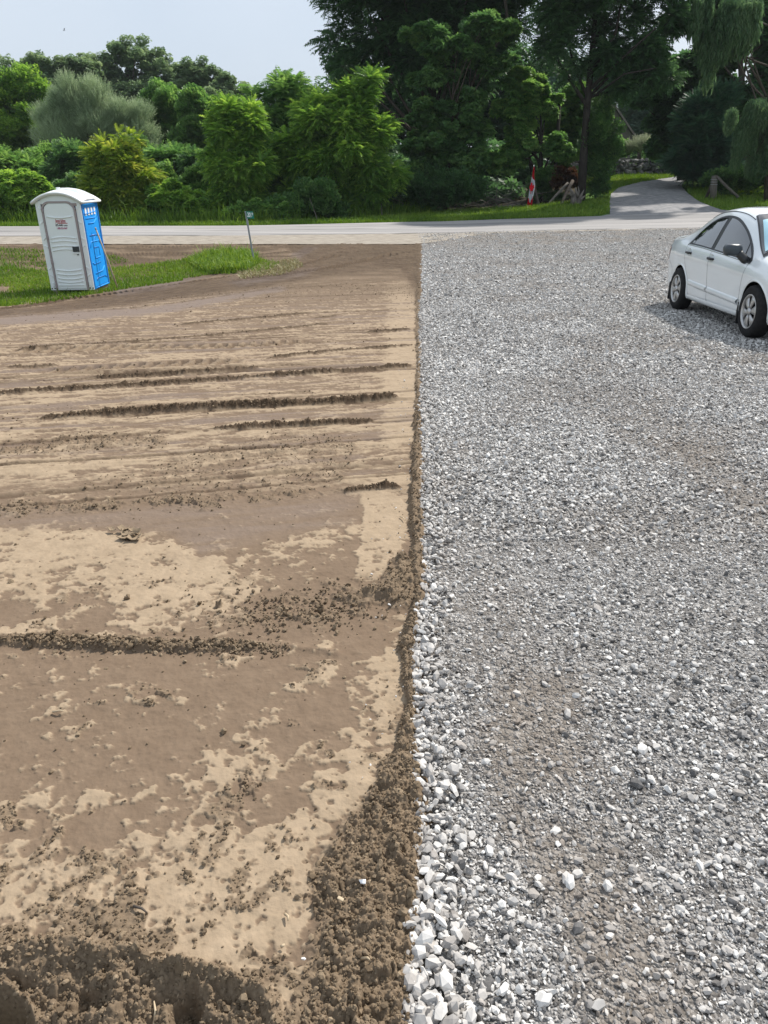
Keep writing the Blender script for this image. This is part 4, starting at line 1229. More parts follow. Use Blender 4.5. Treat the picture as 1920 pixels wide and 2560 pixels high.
    T("locust_tree", "bright yellow green two lobed locust behind the number sign", "tree", (600, 548), 46, [(590, 290, 62, 36), (610, 335, 76, 38), (560, 330, 45, 34), (575, 410, 66, 38), (625, 420, 72, 42), (600, 475, 92, 46), (570, 515, 70, 34)], 'pinnate', 'bright', .62, 11500, 110, 140, .12, limbs=14, rel=(.26, .40))
    T("locust_tree", "medium green locust behind, between the bright locust and the dark wood", "tree", (710, 540), 60, [(720, 235, 60, 46), (690, 290, 60, 60), (760, 290, 70, 70), (700, 370, 80, 70), (650, 240, 36, 36)], 'pinnate', 'mid', .86, 6500, 60, 141, .16, limbs=12, rel=(.26, .40))
    for i, (px_, py_, rx, ry, Yb, lf, lb) in enumerate([
            (385, 470, 62, 60, 49, 'mid', "mid green bush between the golden tree and the two lobed locust, behind the pale bush"), (205, 490, 66, 50, 47, 'deep', "dark green bush between the portable toilet and the golden tree"),
            (500, 470, 60, 62, 50, 'mid', "leafy bush filling the gap just left of the two lobed locust"), (690, 470, 60, 70, 50.5, 'deep', "dark leafy bush between the two locusts above the weedy bush"), (120, 395, 70, 40, 60, 'mid', "green scrub at the foot of the grey willow, left part"),
            (330, 395, 80, 44, 62, 'deep', "dark scrub at the foot of the grey willow, behind the golden tree")]):
        T("scrub_bush", lb, "bush", (px_, 530), Yb, [(px_, py_, rx, ry), (px_ - rx * .5, py_ + 25, rx * .7, ry * .6), (px_ + rx * .5, py_ + 20, rx * .7, ry * .7), (px_ + rx * .2, py_ - ry * .6, rx * .5, ry * .5)], 'small', lf, .46, 6500, 70, 170 + i, .05, group=R_, rel=(.16, .30), flat=.8)
    # the dark wood on the right of the middle
    T("locust_tree", "large fresh green locust whose fronds overhang the verge left of the flag", "tree", (850, 545), 47.5, [(930, 200, 46, 34), (890, 245, 76, 42), (820, 300, 92, 55), (900, 320, 110, 60), (770, 385, 85, 60), (860, 410, 120, 64), (940, 440, 90, 60), (820, 490, 120, 46), (740, 500, 60, 40)], 'pinnate', 'bright', .64, 19000, 170, 142, .16, limbs=18, rel=(.24, .38))
    T("walnut_tree", "huge dark walnut with drooping fronds filling the top middle", "tree", (1060, 530), 58, [(860, 90, 62, 60), (900, 0, 110, 80), (1010, 60, 130, 100), (880, 160, 70, 50), (1130, 30, 140, 120), (1000, 170, 130, 70), (1000, -110, 260, 90), (1250, -80, 170, 120), (1150, 170, 120, 70), (1240, 80, 90, 90)], 'pinnate', 'dark', .95, 17000, 150, 143, .45, limbs=22, rel=(.22, .36),
      extra_tubes=[([(1110, 330), (1270, 60, -2), (1255, -60, -2)], (.16, .10))])
    T("maple_tree", "maple with pale lit leaf clumps in the middle of the dark wood", "tree", (1110, 540), 52, [(1130, 125, 110, 32), (1215, 75, 110, 34), (1060, 85, 90, 24), (1085, 195, 80, 26), (1230, 160, 80, 26), (1180, 260, 60, 40), (1090, 285, 80, 40), (1160, 320, 80, 36), (1080, 360, 90, 45), (1170, 400, 70, 50), (1060, 440, 80, 44), (1130, 470, 90, 36)], 'broad', 'deep', .46, 16000, 260, 144, .2, limbs=18, rel=(.13, .26), flat=.6)
    T("maple_tree", "young maple with bright tips directly behind the flag", "tree", (1345, 515), 53.5, [(1310, 215, 66, 40), (1350, 260, 60, 40), (1280, 280, 60, 34), (1330, 360, 70, 26), (1390, 370, 50, 34), (1270, 400, 60, 36), (1300, 330, 50, 30)], 'broad', 'mid', .42, 10500, 170, 145, .22, 'bark_dark', limbs=14, rel=(.13, .26), flat=.55,
      trunk_top=(1352, 300), extra_tubes=[([(1395, 512, .6), (1388, 420, .6), (1400, 250, .6)], (.16, .1)), ([(1320, 505, 1.2), (1330, 440, 1.2), (1310, 300, 1)], (.13, .08))])
    T("undergrowth_bush", "shaded low bush under the locust at the verge left of the brush pile", "bush", (760, 548), 45.2, [(740, 520, 70, 30), (830, 520, 70, 28), (800, 490, 80, 34)], 'small', 'deep', .42, 5200, 40, 146, .04, flat=.9)
    T("undergrowth_bush", "shaded bush in the dark gap behind the brush pile", "bush", (1010, 530), 50.5, [(960, 480, 70, 44), (1060, 470, 80, 50), (1150, 470, 70, 44), (900, 500, 60, 34)], 'small', 'dark', .46, 5500, 40, 147, .04, flat=.9)
    T("undergrowth_bush", "leafy vine bush between the flag and the weathered plank", "bush", (1375, 500), 53, [(1370, 455, 30, 34), (1385, 490, 26, 22), (1340, 470, 24, 30)], 'small', 'deep', .34, 2600, 22, 148, .04, flat=.9)
    T("russet_bush", "reddish brown shrub above the driftwood roots", "bush", (1412, 490), 52.5, [(1412, 440, 26, 20), (1395, 455, 20, 14), (1430, 455, 18, 14)], 'small', 'russet', .36, 1500, 16, 149, .03, flat=.9)
    T("maple_tree", "yellow green sapling foliage left of the tall dark trunk above the stone wall", "tree", (1425, 490), 57, [(1415, 395, 40, 40), (1440, 350, 50, 40), (1400, 300, 50, 50), (1450, 280, 60, 60)], 'broad', 'mid', .50, 5500, 46, 150, .09, limbs=8, flat=.6)
    # tall trunk and what hangs over the lane
    T("walnut_tree", "tree with a tall straight dark trunk beside the lane, fronds overhead", "tree", (1452, 508), 51, [(1420, 20, 80, 60), (1480, -60, 160, 70), (1640, -70, 120, 60), (1400, 110, 50, 50), (1560, 150, 60, 40), (1620, 130, 70, 50), (1680, 60, 60, 50), (1560, 210, 60, 36), (1440, 180, 40, 40), (1540, 70, 50, 36), (1500, 110, 60, 50), (1600, 20, 60, 30), (1650, 180, 70, 40)], 'pinnate', 'dark', .80, 11500, 130, 151, .30, 'bark_dark', limbs=10, rel=(.26, .40), split=.55, trunk_top=(1500, -60),
      extra_tubes=[([(1478, 220), (1550, 150, -1), (1640, 70, -2)], (.12, .05)), ([(1470, 270), (1400, 160, 1), (1370, 60, 1)], (.12, .05)), ([(1480, 180), (1540, 80, -1), (1560, -30, -1)], (.11, .05)), ([(1485, 240), (1560, 185, -2), (1640, 170, -3)], (.07, .03))])
    T("vine_bush", "leafy vines clothing the tall dark trunk's foot beside the lane", "bush", (1490, 490), 51.5, [(1490, 330, 34, 60), (1500, 400, 36, 50), (1492, 450, 28, 36), (1520, 370, 36, 34), (1545, 325, 40, 16), (1508, 270, 22, 50)], 'small', 'deep', .42, 6000, 56, 152, .05, flat=.95)
    T("maple_tree", "dark green tree leaning over the lane right of the tall trunk", "tree", (1700, 450), 62, [(1690, 190, 90, 60), (1640, 240, 60, 40), (1720, 270, 90, 60), (1680, 330, 70, 50), (1660, 370, 60, 30), (1780, 200, 80, 60)], 'broad', 'dark', .62, 9500, 80, 153, .22, limbs=14, rel=(.26, .4), flat=.6)
    T("maple_tree", "big dark tree behind the spruce at the top right with bright sky holes", "tree", (1860, 460), 58, [(1730, 40, 70, 50), (1790, -20, 110, 60), (1900, 40, 80, 80), (1930, 160, 70, 80), (1760, 130, 60, 40), (1880, 240, 70, 50), (2000, 60, 100, 100)], 'broad', 'dark', .56, 9000, 90, 154, .28, limbs=14, rel=(.24, .36), shell=.6, trunk_top=(1838, -20))
    T("weeping_willow", "long hanging willow strands at the top right over the spruce", "tree", (1925, 470), 50, [(1800, 60, 50, 20), (1850, 20, 70, 30), (1760, 10, 40, 24), (1790, 120, 26, 14)], 'willow', 'willow', 1.9, 2400, 24, 155, .2, limbs=6, trunk_top=(1925, -40), tintvar=.2)
    T("weeping_willow", "weeping willow with a rounded curtain of strands at the right edge", "tree", (1975, 500), 49, [(1875, 275, 55, 24), (1915, 262, 60, 26), (1850, 320, 40, 22), (1895, 330, 60, 26), (1960, 290, 80, 34), (1900, 380, 56, 20), (1848, 365, 30, 16)], 'willow', 'willow', 1.15, 5200, 46, 156, .12, limbs=9, tintvar=.22)
    T("spruce_tree", "dark spruce with heavy boughs behind the leaning post", "tree", (1760, 460), 57, [(1770, 270, 60, 30), (1750, 320, 75, 34), (1770, 360, 95, 34), (1750, 400, 100, 30), (1780, 430, 95, 26), (1800, 240, 50, 30)], 'needle', 'spruce', .85, 10000, 190, 157, .16, limbs=12, flat=.35, rel=(.14, .28))
    T("undergrowth_bush", "dark leafy bush growing round the leaning post", "bush", (1800, 478), 53, [(1815, 445, 44, 30), (1850, 455, 50, 28), (1780, 450, 22, 22)], 'small', 'deep', .36, 3400, 26, 158, .04, flat=.9)
    T("undergrowth_bush", "shadowy bush under the willow at the right edge", "bush", (1920, 480), 53, [(1930, 430, 60, 44), (1880, 440, 46, 34), (2000, 440, 80, 50)], 'small', 'dark', .42, 3800, 30, 159, .04, flat=.9)
    # beyond the stone wall
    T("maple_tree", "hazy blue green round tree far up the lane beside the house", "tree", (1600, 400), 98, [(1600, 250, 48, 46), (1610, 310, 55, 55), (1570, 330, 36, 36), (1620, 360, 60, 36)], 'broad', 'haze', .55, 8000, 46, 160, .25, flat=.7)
    T("undergrowth_bush", "tall clipped shrub on the stone wall below the house", "bush", (1540, 408), 72, [(1535, 375, 44, 24), (1500, 385, 36, 20)], 'small', 'deep', .50, 3200, 24, 161, .05, flat=.9)
    T("plume_grass", "pale feathery plume grass above the stone wall", "plant", (1600, 405), 71.5, [(1600, 372, 34, 20), (1630, 384, 34, 16), (1572, 378, 20, 14)], 'narrow', 'plume', .60, 1700, 20, 162, .02, limbs=4, flat=1)
    T("cedar_tree", "wide low green tree over the right end of the stone wall", "tree", (1690, 430), 69, [(1670, 370, 60, 24), (1700, 400, 60, 20), (1640, 395, 44, 14), (1720, 350, 50, 30)], 'small', 'mid', .52, 5500, 40, 163, .1, limbs=8, flat=.5)
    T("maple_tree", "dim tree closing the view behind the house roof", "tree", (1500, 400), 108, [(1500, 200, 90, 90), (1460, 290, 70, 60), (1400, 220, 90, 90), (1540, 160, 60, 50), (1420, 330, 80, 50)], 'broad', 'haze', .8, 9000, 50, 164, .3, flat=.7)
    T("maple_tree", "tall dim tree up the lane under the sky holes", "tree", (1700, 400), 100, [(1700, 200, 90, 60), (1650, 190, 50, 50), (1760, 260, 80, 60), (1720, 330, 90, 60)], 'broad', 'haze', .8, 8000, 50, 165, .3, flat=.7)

    # the wood behind, one far mass closing the gaps
    r = np.random.default_rng(99)
    cl = []
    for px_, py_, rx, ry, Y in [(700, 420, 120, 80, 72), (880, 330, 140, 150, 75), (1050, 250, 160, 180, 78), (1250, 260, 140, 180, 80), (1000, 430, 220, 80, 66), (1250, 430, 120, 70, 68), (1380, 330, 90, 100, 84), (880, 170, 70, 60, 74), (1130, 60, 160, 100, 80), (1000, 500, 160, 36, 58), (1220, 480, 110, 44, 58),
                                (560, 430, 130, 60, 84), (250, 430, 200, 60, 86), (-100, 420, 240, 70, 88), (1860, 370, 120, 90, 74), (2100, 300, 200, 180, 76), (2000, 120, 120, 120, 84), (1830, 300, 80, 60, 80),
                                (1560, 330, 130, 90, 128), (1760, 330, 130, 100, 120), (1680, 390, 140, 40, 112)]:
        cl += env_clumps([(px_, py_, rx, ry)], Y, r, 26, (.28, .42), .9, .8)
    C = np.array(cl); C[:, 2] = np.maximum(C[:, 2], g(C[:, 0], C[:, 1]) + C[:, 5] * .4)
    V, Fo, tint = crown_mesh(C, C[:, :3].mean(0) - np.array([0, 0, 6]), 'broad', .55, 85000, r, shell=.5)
    V[:, 2] = np.maximum(V[:, 2], g(V[:, 0], V[:, 1]) + .02)
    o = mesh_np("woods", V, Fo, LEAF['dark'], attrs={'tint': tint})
    tag(o, "dark unbroken wood closing the view behind the roadside trees", "woods", kind="stuff")

all_trees()

# ================================================================== BUILT THINGS
def stone_wall():
    """dry stone wall curving along the lawn above the lane"""
    r = np.random.default_rng(61)
    pts = np.array([P(px_, 440, Y)[:2] for px_, Y in [(1395, 62), (1440, 64), (1520, 66), (1600, 67.5), (1680, 68.5), (1752, 69)]])
    s_ = np.concatenate([[0], np.cumsum(np.hypot(*np.diff(pts, axis=0).T))]); L = s_[-1]
    shp, Fh = stone_shapes(ICO2, 30, 9, (.6, .9), 12)
    pos = []; size = []; 
    def q(t): return np.interp(t, s_, pts[:, 0]), np.interp(t, s_, pts[:, 1])
    for lay in range(5):
        t = r.uniform(0, .3); z = .16 + lay * .29
        while t < L:
            w = r.uniform(.22, .62) * (1.15 - .1 * lay)
            x, y = q(t + w / 2)
            hh = 1.45 - .45 * t / L
            if z < hh + r.uniform(-.15, .1):
                for dep in (-.25, .2):
                    pos.append((x + r.normal(0, .05), y + dep + r.normal(0, .05), float(g(x, y)) - .05 + z + r.normal(0, .05))); size.append(w * .62)
            t += w * .86
    pos = np.array(pos); size = np.array(size); n = len(pos)
    V, Fo, A = scatter(shp, Fh, pos, size, rand_frames(n, r, .25), r, {'tint': np.clip(r.normal(.5, .25, n), 0, 1)})
    o = mesh_np("stone_wall", V, Fo, M['rock'], attrs=A)
    tag(o, "dry wall of dark rounded field stones along the sunlit lawn by the lane", "wall")

stone_wall()

def house():
    c = P(1500, 330, 88); x0, y0 = c[0], 88.0; z0 = float(g(x0, y0)) - .1
    root = thing("cottage", "brown roofed cottage half hidden by trees above the stone wall", "house", (x0, y0, z0), RAD(-12))
    w, d, h = 6.2, 7.0, 2.9
    MB().prism([(-w / 2, 0), (w / 2, 0), (w / 2, h), (0, h + 3.6), (-w / 2, h)], -d / 2, d / 2).build("wall", M['house_wall'], root)
    t = .22
    MB().prism([(-w / 2 - .5, h - .45), (0, h + 3.75), (w / 2 + .5, h - .45), (w / 2 + .5, h - .2), (0, h + 4.02), (-w / 2 - .5, h - .2)], -d / 2 - .4, d / 2 + .4).build("roof", M['roof_shingle'], root)
    MB().prism([(w / 2 + .02, 2.15), (w / 2 + 2.4, 1.75), (w / 2 + 2.4, 1.9), (w / 2 + .02, 2.5)], -d / 2 - .2, d / 2).build("porch_roof", M['roof_shingle'], root)
    for xx in (-1.6, 1.6):
        f = MB().box((xx, -d / 2 - .03, 1.5), (1.1, .1, 1.3)).build("window", M['house_wall'], root)
        MB().box((xx, -d / 2 - .09, 1.5), (.9, .04, 1.1)).build("pane", M['house_glass'], f)
    MB().box((0, 1.5, h + 3.6), (.8, .8, 2.0)).build("chimney", M['rock'], root)
house()

def portable_toilet():
    # front lower corners on the ground, a little skid under it
    a = G(133, 734); b = G(238, 734)
    cx = (a[0] + b[0]) / 2; Yf = (a[1] + b[1]) / 2
    W = (b[0] - a[0]) * 1.0; D = W * 1.06; H = W * 1.94
    z0 = float(min(a[2], b[2]))
    root = thing("portable_toilet", "white portable toilet with bright blue side panel and arched white roof on grass", "portable toilet", (cx, Yf, z0), RAD(1.0))
    root.rotation_euler[1] = RAD(-.6)
    k = W / 1.07
    base = .09 * k; top = base + H
    hw = W / 2
    # skids
    for xx in (-hw + .09, hw - .10):
        MB().box((xx, D / 2, base / 2), (.13, D * 1.02, base)).build("skid", M['wc_skid'], root, bevel=.008)
    MB().box((0, D / 2, base + .03), (W * .99, D * .99, .06)).build("floor_pan", M['dark_grey'], root)
    # side, back walls
    bs = MB().box((hw - .025, D / 2, (base + top) / 2 + .02), (.05, D - .06, H - .06)).build("side_panel", M['wc_blue'], root, bevel=.01)
    bs["label"] = "bright blue moulded side panel with white vents"
    MB().box((-hw + .025, D / 2, (base + top) / 2 + .02), (.05, D - .06, H - .06)).build("side_panel", M['wc_blue'], root, bevel=.01)
    MB().box((0, D - .025, (base + top) / 2 + .02), (W - .12, .05, H - .06)).build("back_panel", M['wc_blue'], root, bevel=.01)
    for xx in (-hw + .02, hw - .02):
        for yy in (.035, D - .035):
            MB().box((xx, yy, (base + top) / 2), (.075, .075, H)).build("corner_post", M['wc_blue_dark'] if yy > .1 or xx > 0 else M['wc_white'], root, bevel=.015)
    # front frame with an arched doorway outline
    dw = .335 * W; dtop = top - .075 * k; dbot = base + .035 * k
    fr = MB(); fr.prism([(-hw, base), (-dw - .05, base), (-dw - .05, top), (-hw, top - .02)], -.03, .04)
    fr.prism([(dw + .05, base), (hw, base), (hw, top - .02), (dw + .05, top)], -.03, .04)
    fr.prism([(-dw - .05, dtop - .02), (dw + .05, dtop - .02), (dw + .05, top + .08), (0, top + .16), (-dw - .05, top + .08)], -.03, .04)
    fr.prism([(-dw - .05, base), (dw + .05, base), (dw + .05, dbot), (-dw - .05, dbot)], -.03, .04)
    fr.build("front_panel", M['wc_white'], root, bevel=.012)
    def arch(hwid, zb, zt, rad, n=9):
        p = [(-hwid, zb)]
        for i in range(n): a_ = math.pi - (math.pi / 2) * i / (n - 1); p.append((-hwid + rad + rad * math.cos(a_), zt - rad + rad * math.sin(a_)))
        for i in range(n): a_ = math.pi / 2 - (math.pi / 2) * i / (n - 1); p.append((hwid - rad + rad * math.cos(a_), zt - rad + rad * math.sin(a_)))
        p.append((hwid, zb)); return p
    outer = arch(dw + .045, base + .01, dtop + .05, .20 * k); inner = arch(dw + .005, base + .01, dtop + .012, .175 * k)
    m = len(outer); fv = MB()
    V = [(x, -.055, z) for x, z in outer] + [(x, -.055, z) for x, z in inner] + [(x, -.02, z) for x, z in outer] + [(x, -.02, z) for x, z in inner]
    Fc = []
    for i in range(m - 1):
        Fc += [(i, i + 1, m + i + 1, m + i), (2 * m + i, 3 * m + i, 3 * m + i + 1, 2 * m + i + 1), (i, 2 * m + i, 2 * m + i + 1, i + 1), (m + i, m + i + 1, 3 * m + i + 1, 3 * m + i)]
    fv.add(V, Fc).build("door_frame", M['wc_taupe'], root)
    door = MB().prism(arch(dw, dbot, dtop, .17 * k), -.045, .0).build("door", M['wc_white'], root, bevel=.01)
    # raised mouldings
    def bow(x0, x1, z, sag, n=11, y=-.048):
        return [(x0 + (x1 - x0) * i / (n - 1), y, z + sag * (1 - (2 * i / (n - 1) - 1) ** 2)) for i in range(n)]
    Hh = dtop - dbot
    rb = MB()
    for f_, sg in ((.855, -.035), (.60, .035), (.555, .035), (.50, .035), (.455, .04), (.235, -.035), (.185, -.035), (.135, -.035), (.095, -.04)):
        MB().tube(bow(-dw * .86, dw * .86, dbot + Hh * f_, sg * k), .016 * k, 6).build("moulding", M['wc_white'], door, smooth=True)
    rb.box((0, -.05, dbot + Hh * .045), (dw * 1.75, .02, .02 * k))
    rb.build("moulding", M['wc_white'], door)
    sr = MB()
    for sx in (-1, 1):
        xa, xb = sx * (dw + .065), sx * (hw - .045)
        for f_, up in ((.90, .06), (.775, -.06), (.60, -.06), (.485, .05), (.27, -.06), (.155, .06)):
            MB().tube([(xa, -.032, base + H * f_), (xb, -.032, base + H * f_ + up * k)], .015 * k, 6).build("moulding", M['wc_white'], root)
        MB().box(((xa + xb) / 2, -.035, base + .14 * k), (abs(xb - xa) * .5, .03, .12 * k)).build("moulding", M['wc_white'], root, bevel=.01)
    for sx in (-1, 1):
        for q in (-.035, .035):
            MB().lathe([(.0, -.034), (.017, -.034), (.017, -.028)], 10, 'y', (sx * (dw + hw + .05) / 2 + q, 0, base + .045)).build("bolt", M['dark_grey'], root)
    for f_ in (.93, .62, .33, .04):
        MB().box((-dw - .02, -.062, dbot + Hh * f_), (.045, .03, .10 * k)).build("hinge", M['wc_taupe'], door, bevel=.005)
    la = MB().box((dw * .72, -.055, dbot + Hh * .475), (.155 * k, .035, .125 * k)).build("latch", M['dark_grey'], door, bevel=.008)
    MB().box((dw * .66, -.052, dbot + Hh * .425), (.14 * k, .02, .022 * k)).build("latch_plate", M['wc_roof'], la)
    MB().box((dw * .80, -.054, dbot + Hh * .41), (.04 * k, .02, .018 * k)).build("keeper", M['dark_grey'], la)
    MB().box((hw - .14, -.036, top - .10 * k), (.11 * k, .014, .06 * k)).build("plate", M['wc_taupe'], root)
    # roof: arched shell with ribs
    n = 15; rise = .215 * k; over = .07
    def az(x): return top - .03 + rise * (1 - (abs(x) / (hw + over)) ** 2.1)
    rows = []; ys = [-over - .03, -over, -.02, D * .3, D * .7, D + .02, D + over]
    for yi, y in enumerate(ys):
        row = []
        for i in range(n):
            x = -(hw + over) + 2 * (hw + over) * i / (n - 1)
            crown_ = .05 * k * math.sin(math.pi * min(max((y + over) / (D + 2 * over), 0), 1))
            row.append((x, y, az(x) + crown_ - (.06 if yi == 0 else 0)))
        rows.append(row)
    rf = MB().grid(rows).build("roof", M['wc_roof'], root, smooth=True)
    so = rf.modifiers.new("thick", 'SOLIDIFY'); so.thickness = .035; so.offset = -1
    lip = MB()
    for y in (-over - .02, D + over):
        lip.tube([(-(hw + over) + 2 * (hw + over) * i / 20, y, az(-(hw + over) + 2 * (hw + over) * i / 20) - .03) for i in range(21)], .028, 6)
    for sx in (-1, 1): lip.tube([(sx * (hw + over), -over, az(hw + over) - .03), (sx * (hw + over), D + over, az(hw + over) - .03)], .028, 6)
    lip.build("roof_lip", M['wc_roof'], rf, smooth=True)
    ribs = MB()
    for y in (D * .30, D * .46, D * .62, D * .78):
        crown_ = .05 * k * math.sin(math.pi * (y + over) / (D + 2 * over))
        ribs.tube([(x_, y, az(x_) + crown_ + .004) for x_ in np.linspace(-.1, hw * .97, 14)], .019, 6)
    ribs.build("roof_rib", M['wc_white'], rf, smooth=True)
    MB().lathe([(.05, top + .1), (.05, top + .36)], 12, 'z', (-.3, D * .85, -.1)).build("vent_pipe", M['wc_roof'], rf)
    # blue side: vents and pressed ribs
    X = hw + .003
    for i in range(4):
        yy = D * (.20 + .185 * i)
        MB().prism([(yy - .055, top - .36 * k), (yy + .045, top - .36 * k), (yy + .065, top - .19 * k), (yy - .035, top - .19 * k)], X - .01, X + .008, 'x').build("vent", M['wc_roof'], bs)
    sb = MB(); sd = MB()
    def st(m_, pts, r_=.016): m_.tube([(X - .006, D * a_, base + H * b_) for a_, b_ in pts], r_ * k, 6)
    st(sb, [(.14, .79), (.74, .79), (.88, .835), (.88, .85)]); st(sd, [(.10, .845), (.86, .85)], .013)
    st(sb, [(.14, .84), (.80, .86)], .02)
    st(sb, [(.26, .735), (.62, .735), (.80, .775)], .018)
    st(sd, [(.22, .60), (.62, .60), (.88, .58)]); st(sb, [(.16, .47), (.24, .53), (.74, .53), (.84, .49)])
    st(sd, [(.36, .46), (.68, .46), (.68, .36)], .014); st(sb, [(.36, .34), (.70, .345)]); st(sd, [(.36, .46), (.36, .35)], .012)
    st(sd, [(.14, .30), (.22, .275), (.66, .285)]); st(sb, [(.22, .17), (.68, .18), (.84, .225)], .018); st(sd, [(.22, .09), (.30, .115), (.78, .115), (.90, .09)], .016)
    st(sd, [(.5, .60), (.5, .10)], .007); st(sb, [(.06, .012), (.95, .012)], .02)
    sb.build("pressed_rib", M['wc_blue'], bs, smooth=True); sd.build("pressed_rib", M['wc_blue_dark'], bs, smooth=True)
    # writing on the door
    def write(body, x, z, size, mat, sx=1.0, shear=0.0):
        cu = bpy.data.curves.new("lettering", 'FONT'); cu.body = body; cu.size = size; cu.align_x = 'CENTER'; cu.extrude = .0015; cu.shear = shear
        o = bpy.data.objects.new("lettering", cu); COL.objects.link(o); o.parent = door
        o.location = (x, -.0475, z); o.rotation_euler = (math.pi / 2, 0, 0); o.scale = (sx, 1, 1); cu.materials.append(mat)
        cu.offset = .0015
        return to_mesh(o)
    zt = dbot + Hh * .785
    write("Jimmy'sJohns", .0, zt, .115 * k, M['txt_red'], .40, .12)
    MB().box((.04, -.048, zt - .018 * k), (.24 * k, .004, .014 * k)).build("underline", M['txt_red'], door)
    write("875-4440", -.045, zt - .082 * k, .062 * k, M['txt_black'], .72)
    write("London", .105, zt - .080 * k, .036 * k, M['txt_black'], .85)
    write("1-800-324-5667", .01, zt - .150 * k, .060 * k, M['txt_mauve'], .66)
    return root
portable_toilet()

def leaning_pole():
    b = G(296, 724); a = P(240, 574, b[1] - .25)
    root = thing("wooden_pole", "bare wooden pole leaning against the blue side of the portable toilet", "pole", (b[0], b[1], b[2] - .03))
    A = Vector(a) - Vector((b[0], b[1], b[2] - .03))
    MB().tube([(0, 0, 0), A * .5 + Vector((.01, 0, 0)), A], [.021, .022, .019], 8).build("shaft", M['straw_wood'], root, smooth=True)
    MB().tube([A, A * 1.035], [.021, .016], 8).build("rounded_tip", M['straw_wood'], root, smooth=True)
leaning_pole()

def number_post():
    b = G(637, 662); t = P(614, 528, b[1])
    root = thing("number_post", "slanting pale steel post carrying the small green 2013 number sign", "sign", (b[0], b[1], b[2] - .05))
    T_ = Vector(t) - root.location
    s = T_.x / T_.z
    k = 1 / pxm(540, b[1])
    po = MB(); w = .045
    po.prism([(-w / 2, 0), (w / 2, 0), (w / 2 + T_.x, T_.z), (-w / 2 + T_.x, T_.z)], -.004, .004)
    po.prism([(-w / 2 - .003, 0), (-w / 2 + .008, 0), (-w / 2 + .008 + T_.x, T_.z), (-w / 2 - .003 + T_.x, T_.z)], -.028, -.004)
    po.prism([(w / 2 - .008, 0), (w / 2 + .003, 0), (w / 2 + .003 + T_.x, T_.z), (w / 2 - .008 + T_.x, T_.z)], -.028, -.004)
    po.build("post", M['galv'], root)
    z1, z0 = T_.z, T_.z - 15.5 * k
    xl, xr = 1.5 * k, 18.8 * k
    def q(z): return T_.x * z / T_.z
    pl = MB(); pl.prism([(q(z0) + xl, z0 - 1.0 * k), (q(z0) + xr, z0 - 1.2 * k), (q(z1) + xr - .3 * k, z1 - .2 * k), (q(z1) + xl, z1)], -.036, -.031)
    plate = pl.build("number_plate", M['sign_green'], root)
    cu = bpy.data.curves.new("lettering", 'FONT'); cu.body = "2013"; cu.size = 14.5 * k; cu.align_x = 'CENTER'; cu.extrude = .0015; cu.offset = .006
    o = bpy.data.objects.new("lettering", cu); COL.objects.link(o); o.parent = plate
    o.location = (q((z0 + z1) / 2) + (xl + xr) / 2 - .2 * k, -.038, z0 + 2.2 * k); o.rotation_euler = (math.pi / 2, RAD(6), 0); o.scale = (.50, 1.02, 1); cu.materials.append(M['sign_white']); to_mesh(o)
    MB().lathe([(0, -.040), (.009, -.040), (.009, -.030)], 10, 'y', (q(z1) + .002, 0, z1 - 1.5 * k)).build("bolt", M['galv'], root)
number_post()

def flag():
    b = G(1324, 517); Y = b[1]
    zt = P(1327, 412, Y)[2] - b[2]
    root = thing("flag_pole", "red and white flag with red maple leaf hanging on a short pole at the verge", "flag", (b[0], Y, b[2] - .05))
    k = .88 / pxm(470, Y)
    MB().tube([(0, 0, 0), (3.2 * k, 0, zt)], [.022, .016], 8).build("pole", M['galv'], root, smooth=True)
    MB().lathe([(.0, zt + .05), (.03, zt + .02), (.03, zt - .02), (0, zt - .04)], 10, 'z', (3.2 * k, 0, 0)).build("finial", M['sign_white'], root)
    # cloth drawn in at the top, three bands down its length, edge bulging to the right in the white band
    L, Rr = [], []
    prof = [(0, 2.6, 4.2), (.12, 1.2, 5.2), (.26, -.6, 6.2), (.34, -1.6, 8.4), (.45, -2.6, 10.0), (.55, -4.0, 9.8), (.65, -5.6, 8.6), (.74, -6.4, 7.0), (.84, -7.2, 6.6), (.94, -8.4, 6.0), (1.0, -9.2, 3.6)]
    rows = []; n = 17; m = 40
    for j in range(m + 1):
        f_ = j / m
        xl = np.interp(f_, [p[0] for p in prof], [p[1] for p in prof]) * k; xr = np.interp(f_, [p[0] for p in prof], [p[2] for p in prof]) * k
        z = zt - .06 - f_ * (zt * .99 - .08)
        rows.append([(xl + (xr - xl) * i / (n - 1), -.05 + .07 * math.sin(i * 1.15 + f_ * 3) * min(1, f_ * 3) - .10 * f_, z + .05 * math.sin(i * .6) * f_) for i in range(n)])
    mb = MB()
    for j in range(m):
        for i in range(n - 1):
            f_ = (j + .5) / m; u = i / (n - 1)
            white = .255 + .10 * u < f_ < .775 + .10 * math.sin(u * 4)
            mb.mi = 1 if white else 0
            mb.add([rows[j][i], rows[j][i + 1], rows[j + 1][i + 1], rows[j + 1][i]], [(0, 1, 2, 3)])
    cl = mb.build("cloth", [M['flag_red'], M['flag_white']], root, smooth=True)
    so = cl.modifiers.new("thick", 'SOLIDIFY'); so.thickness = .004
    # maple leaf, folded along the hoist side
    half = [(0, 1), (.14, .72), (.34, .82), (.27, .38), (.50, .58), (.56, .46), (.86, .50), (.76, .24), (.90, .14), (.48, -.20), (.54, -.38), (.10, -.32), (.10, -.78), (0, -.78)]
    zc = zt - .06 - .535 * (zt * .99 - .08); sc = .40; xc = -1.6 * k
    poly = [(xc + x * sc * .55, zc + y * sc) for x, y in half] + [(xc - x * sc * .30, zc + y * sc) for x, y in half[-2:0:-1]]
    MB().prism(poly, -.235, -.228).build("maple_leaf", M['flag_red'], cl)
flag()

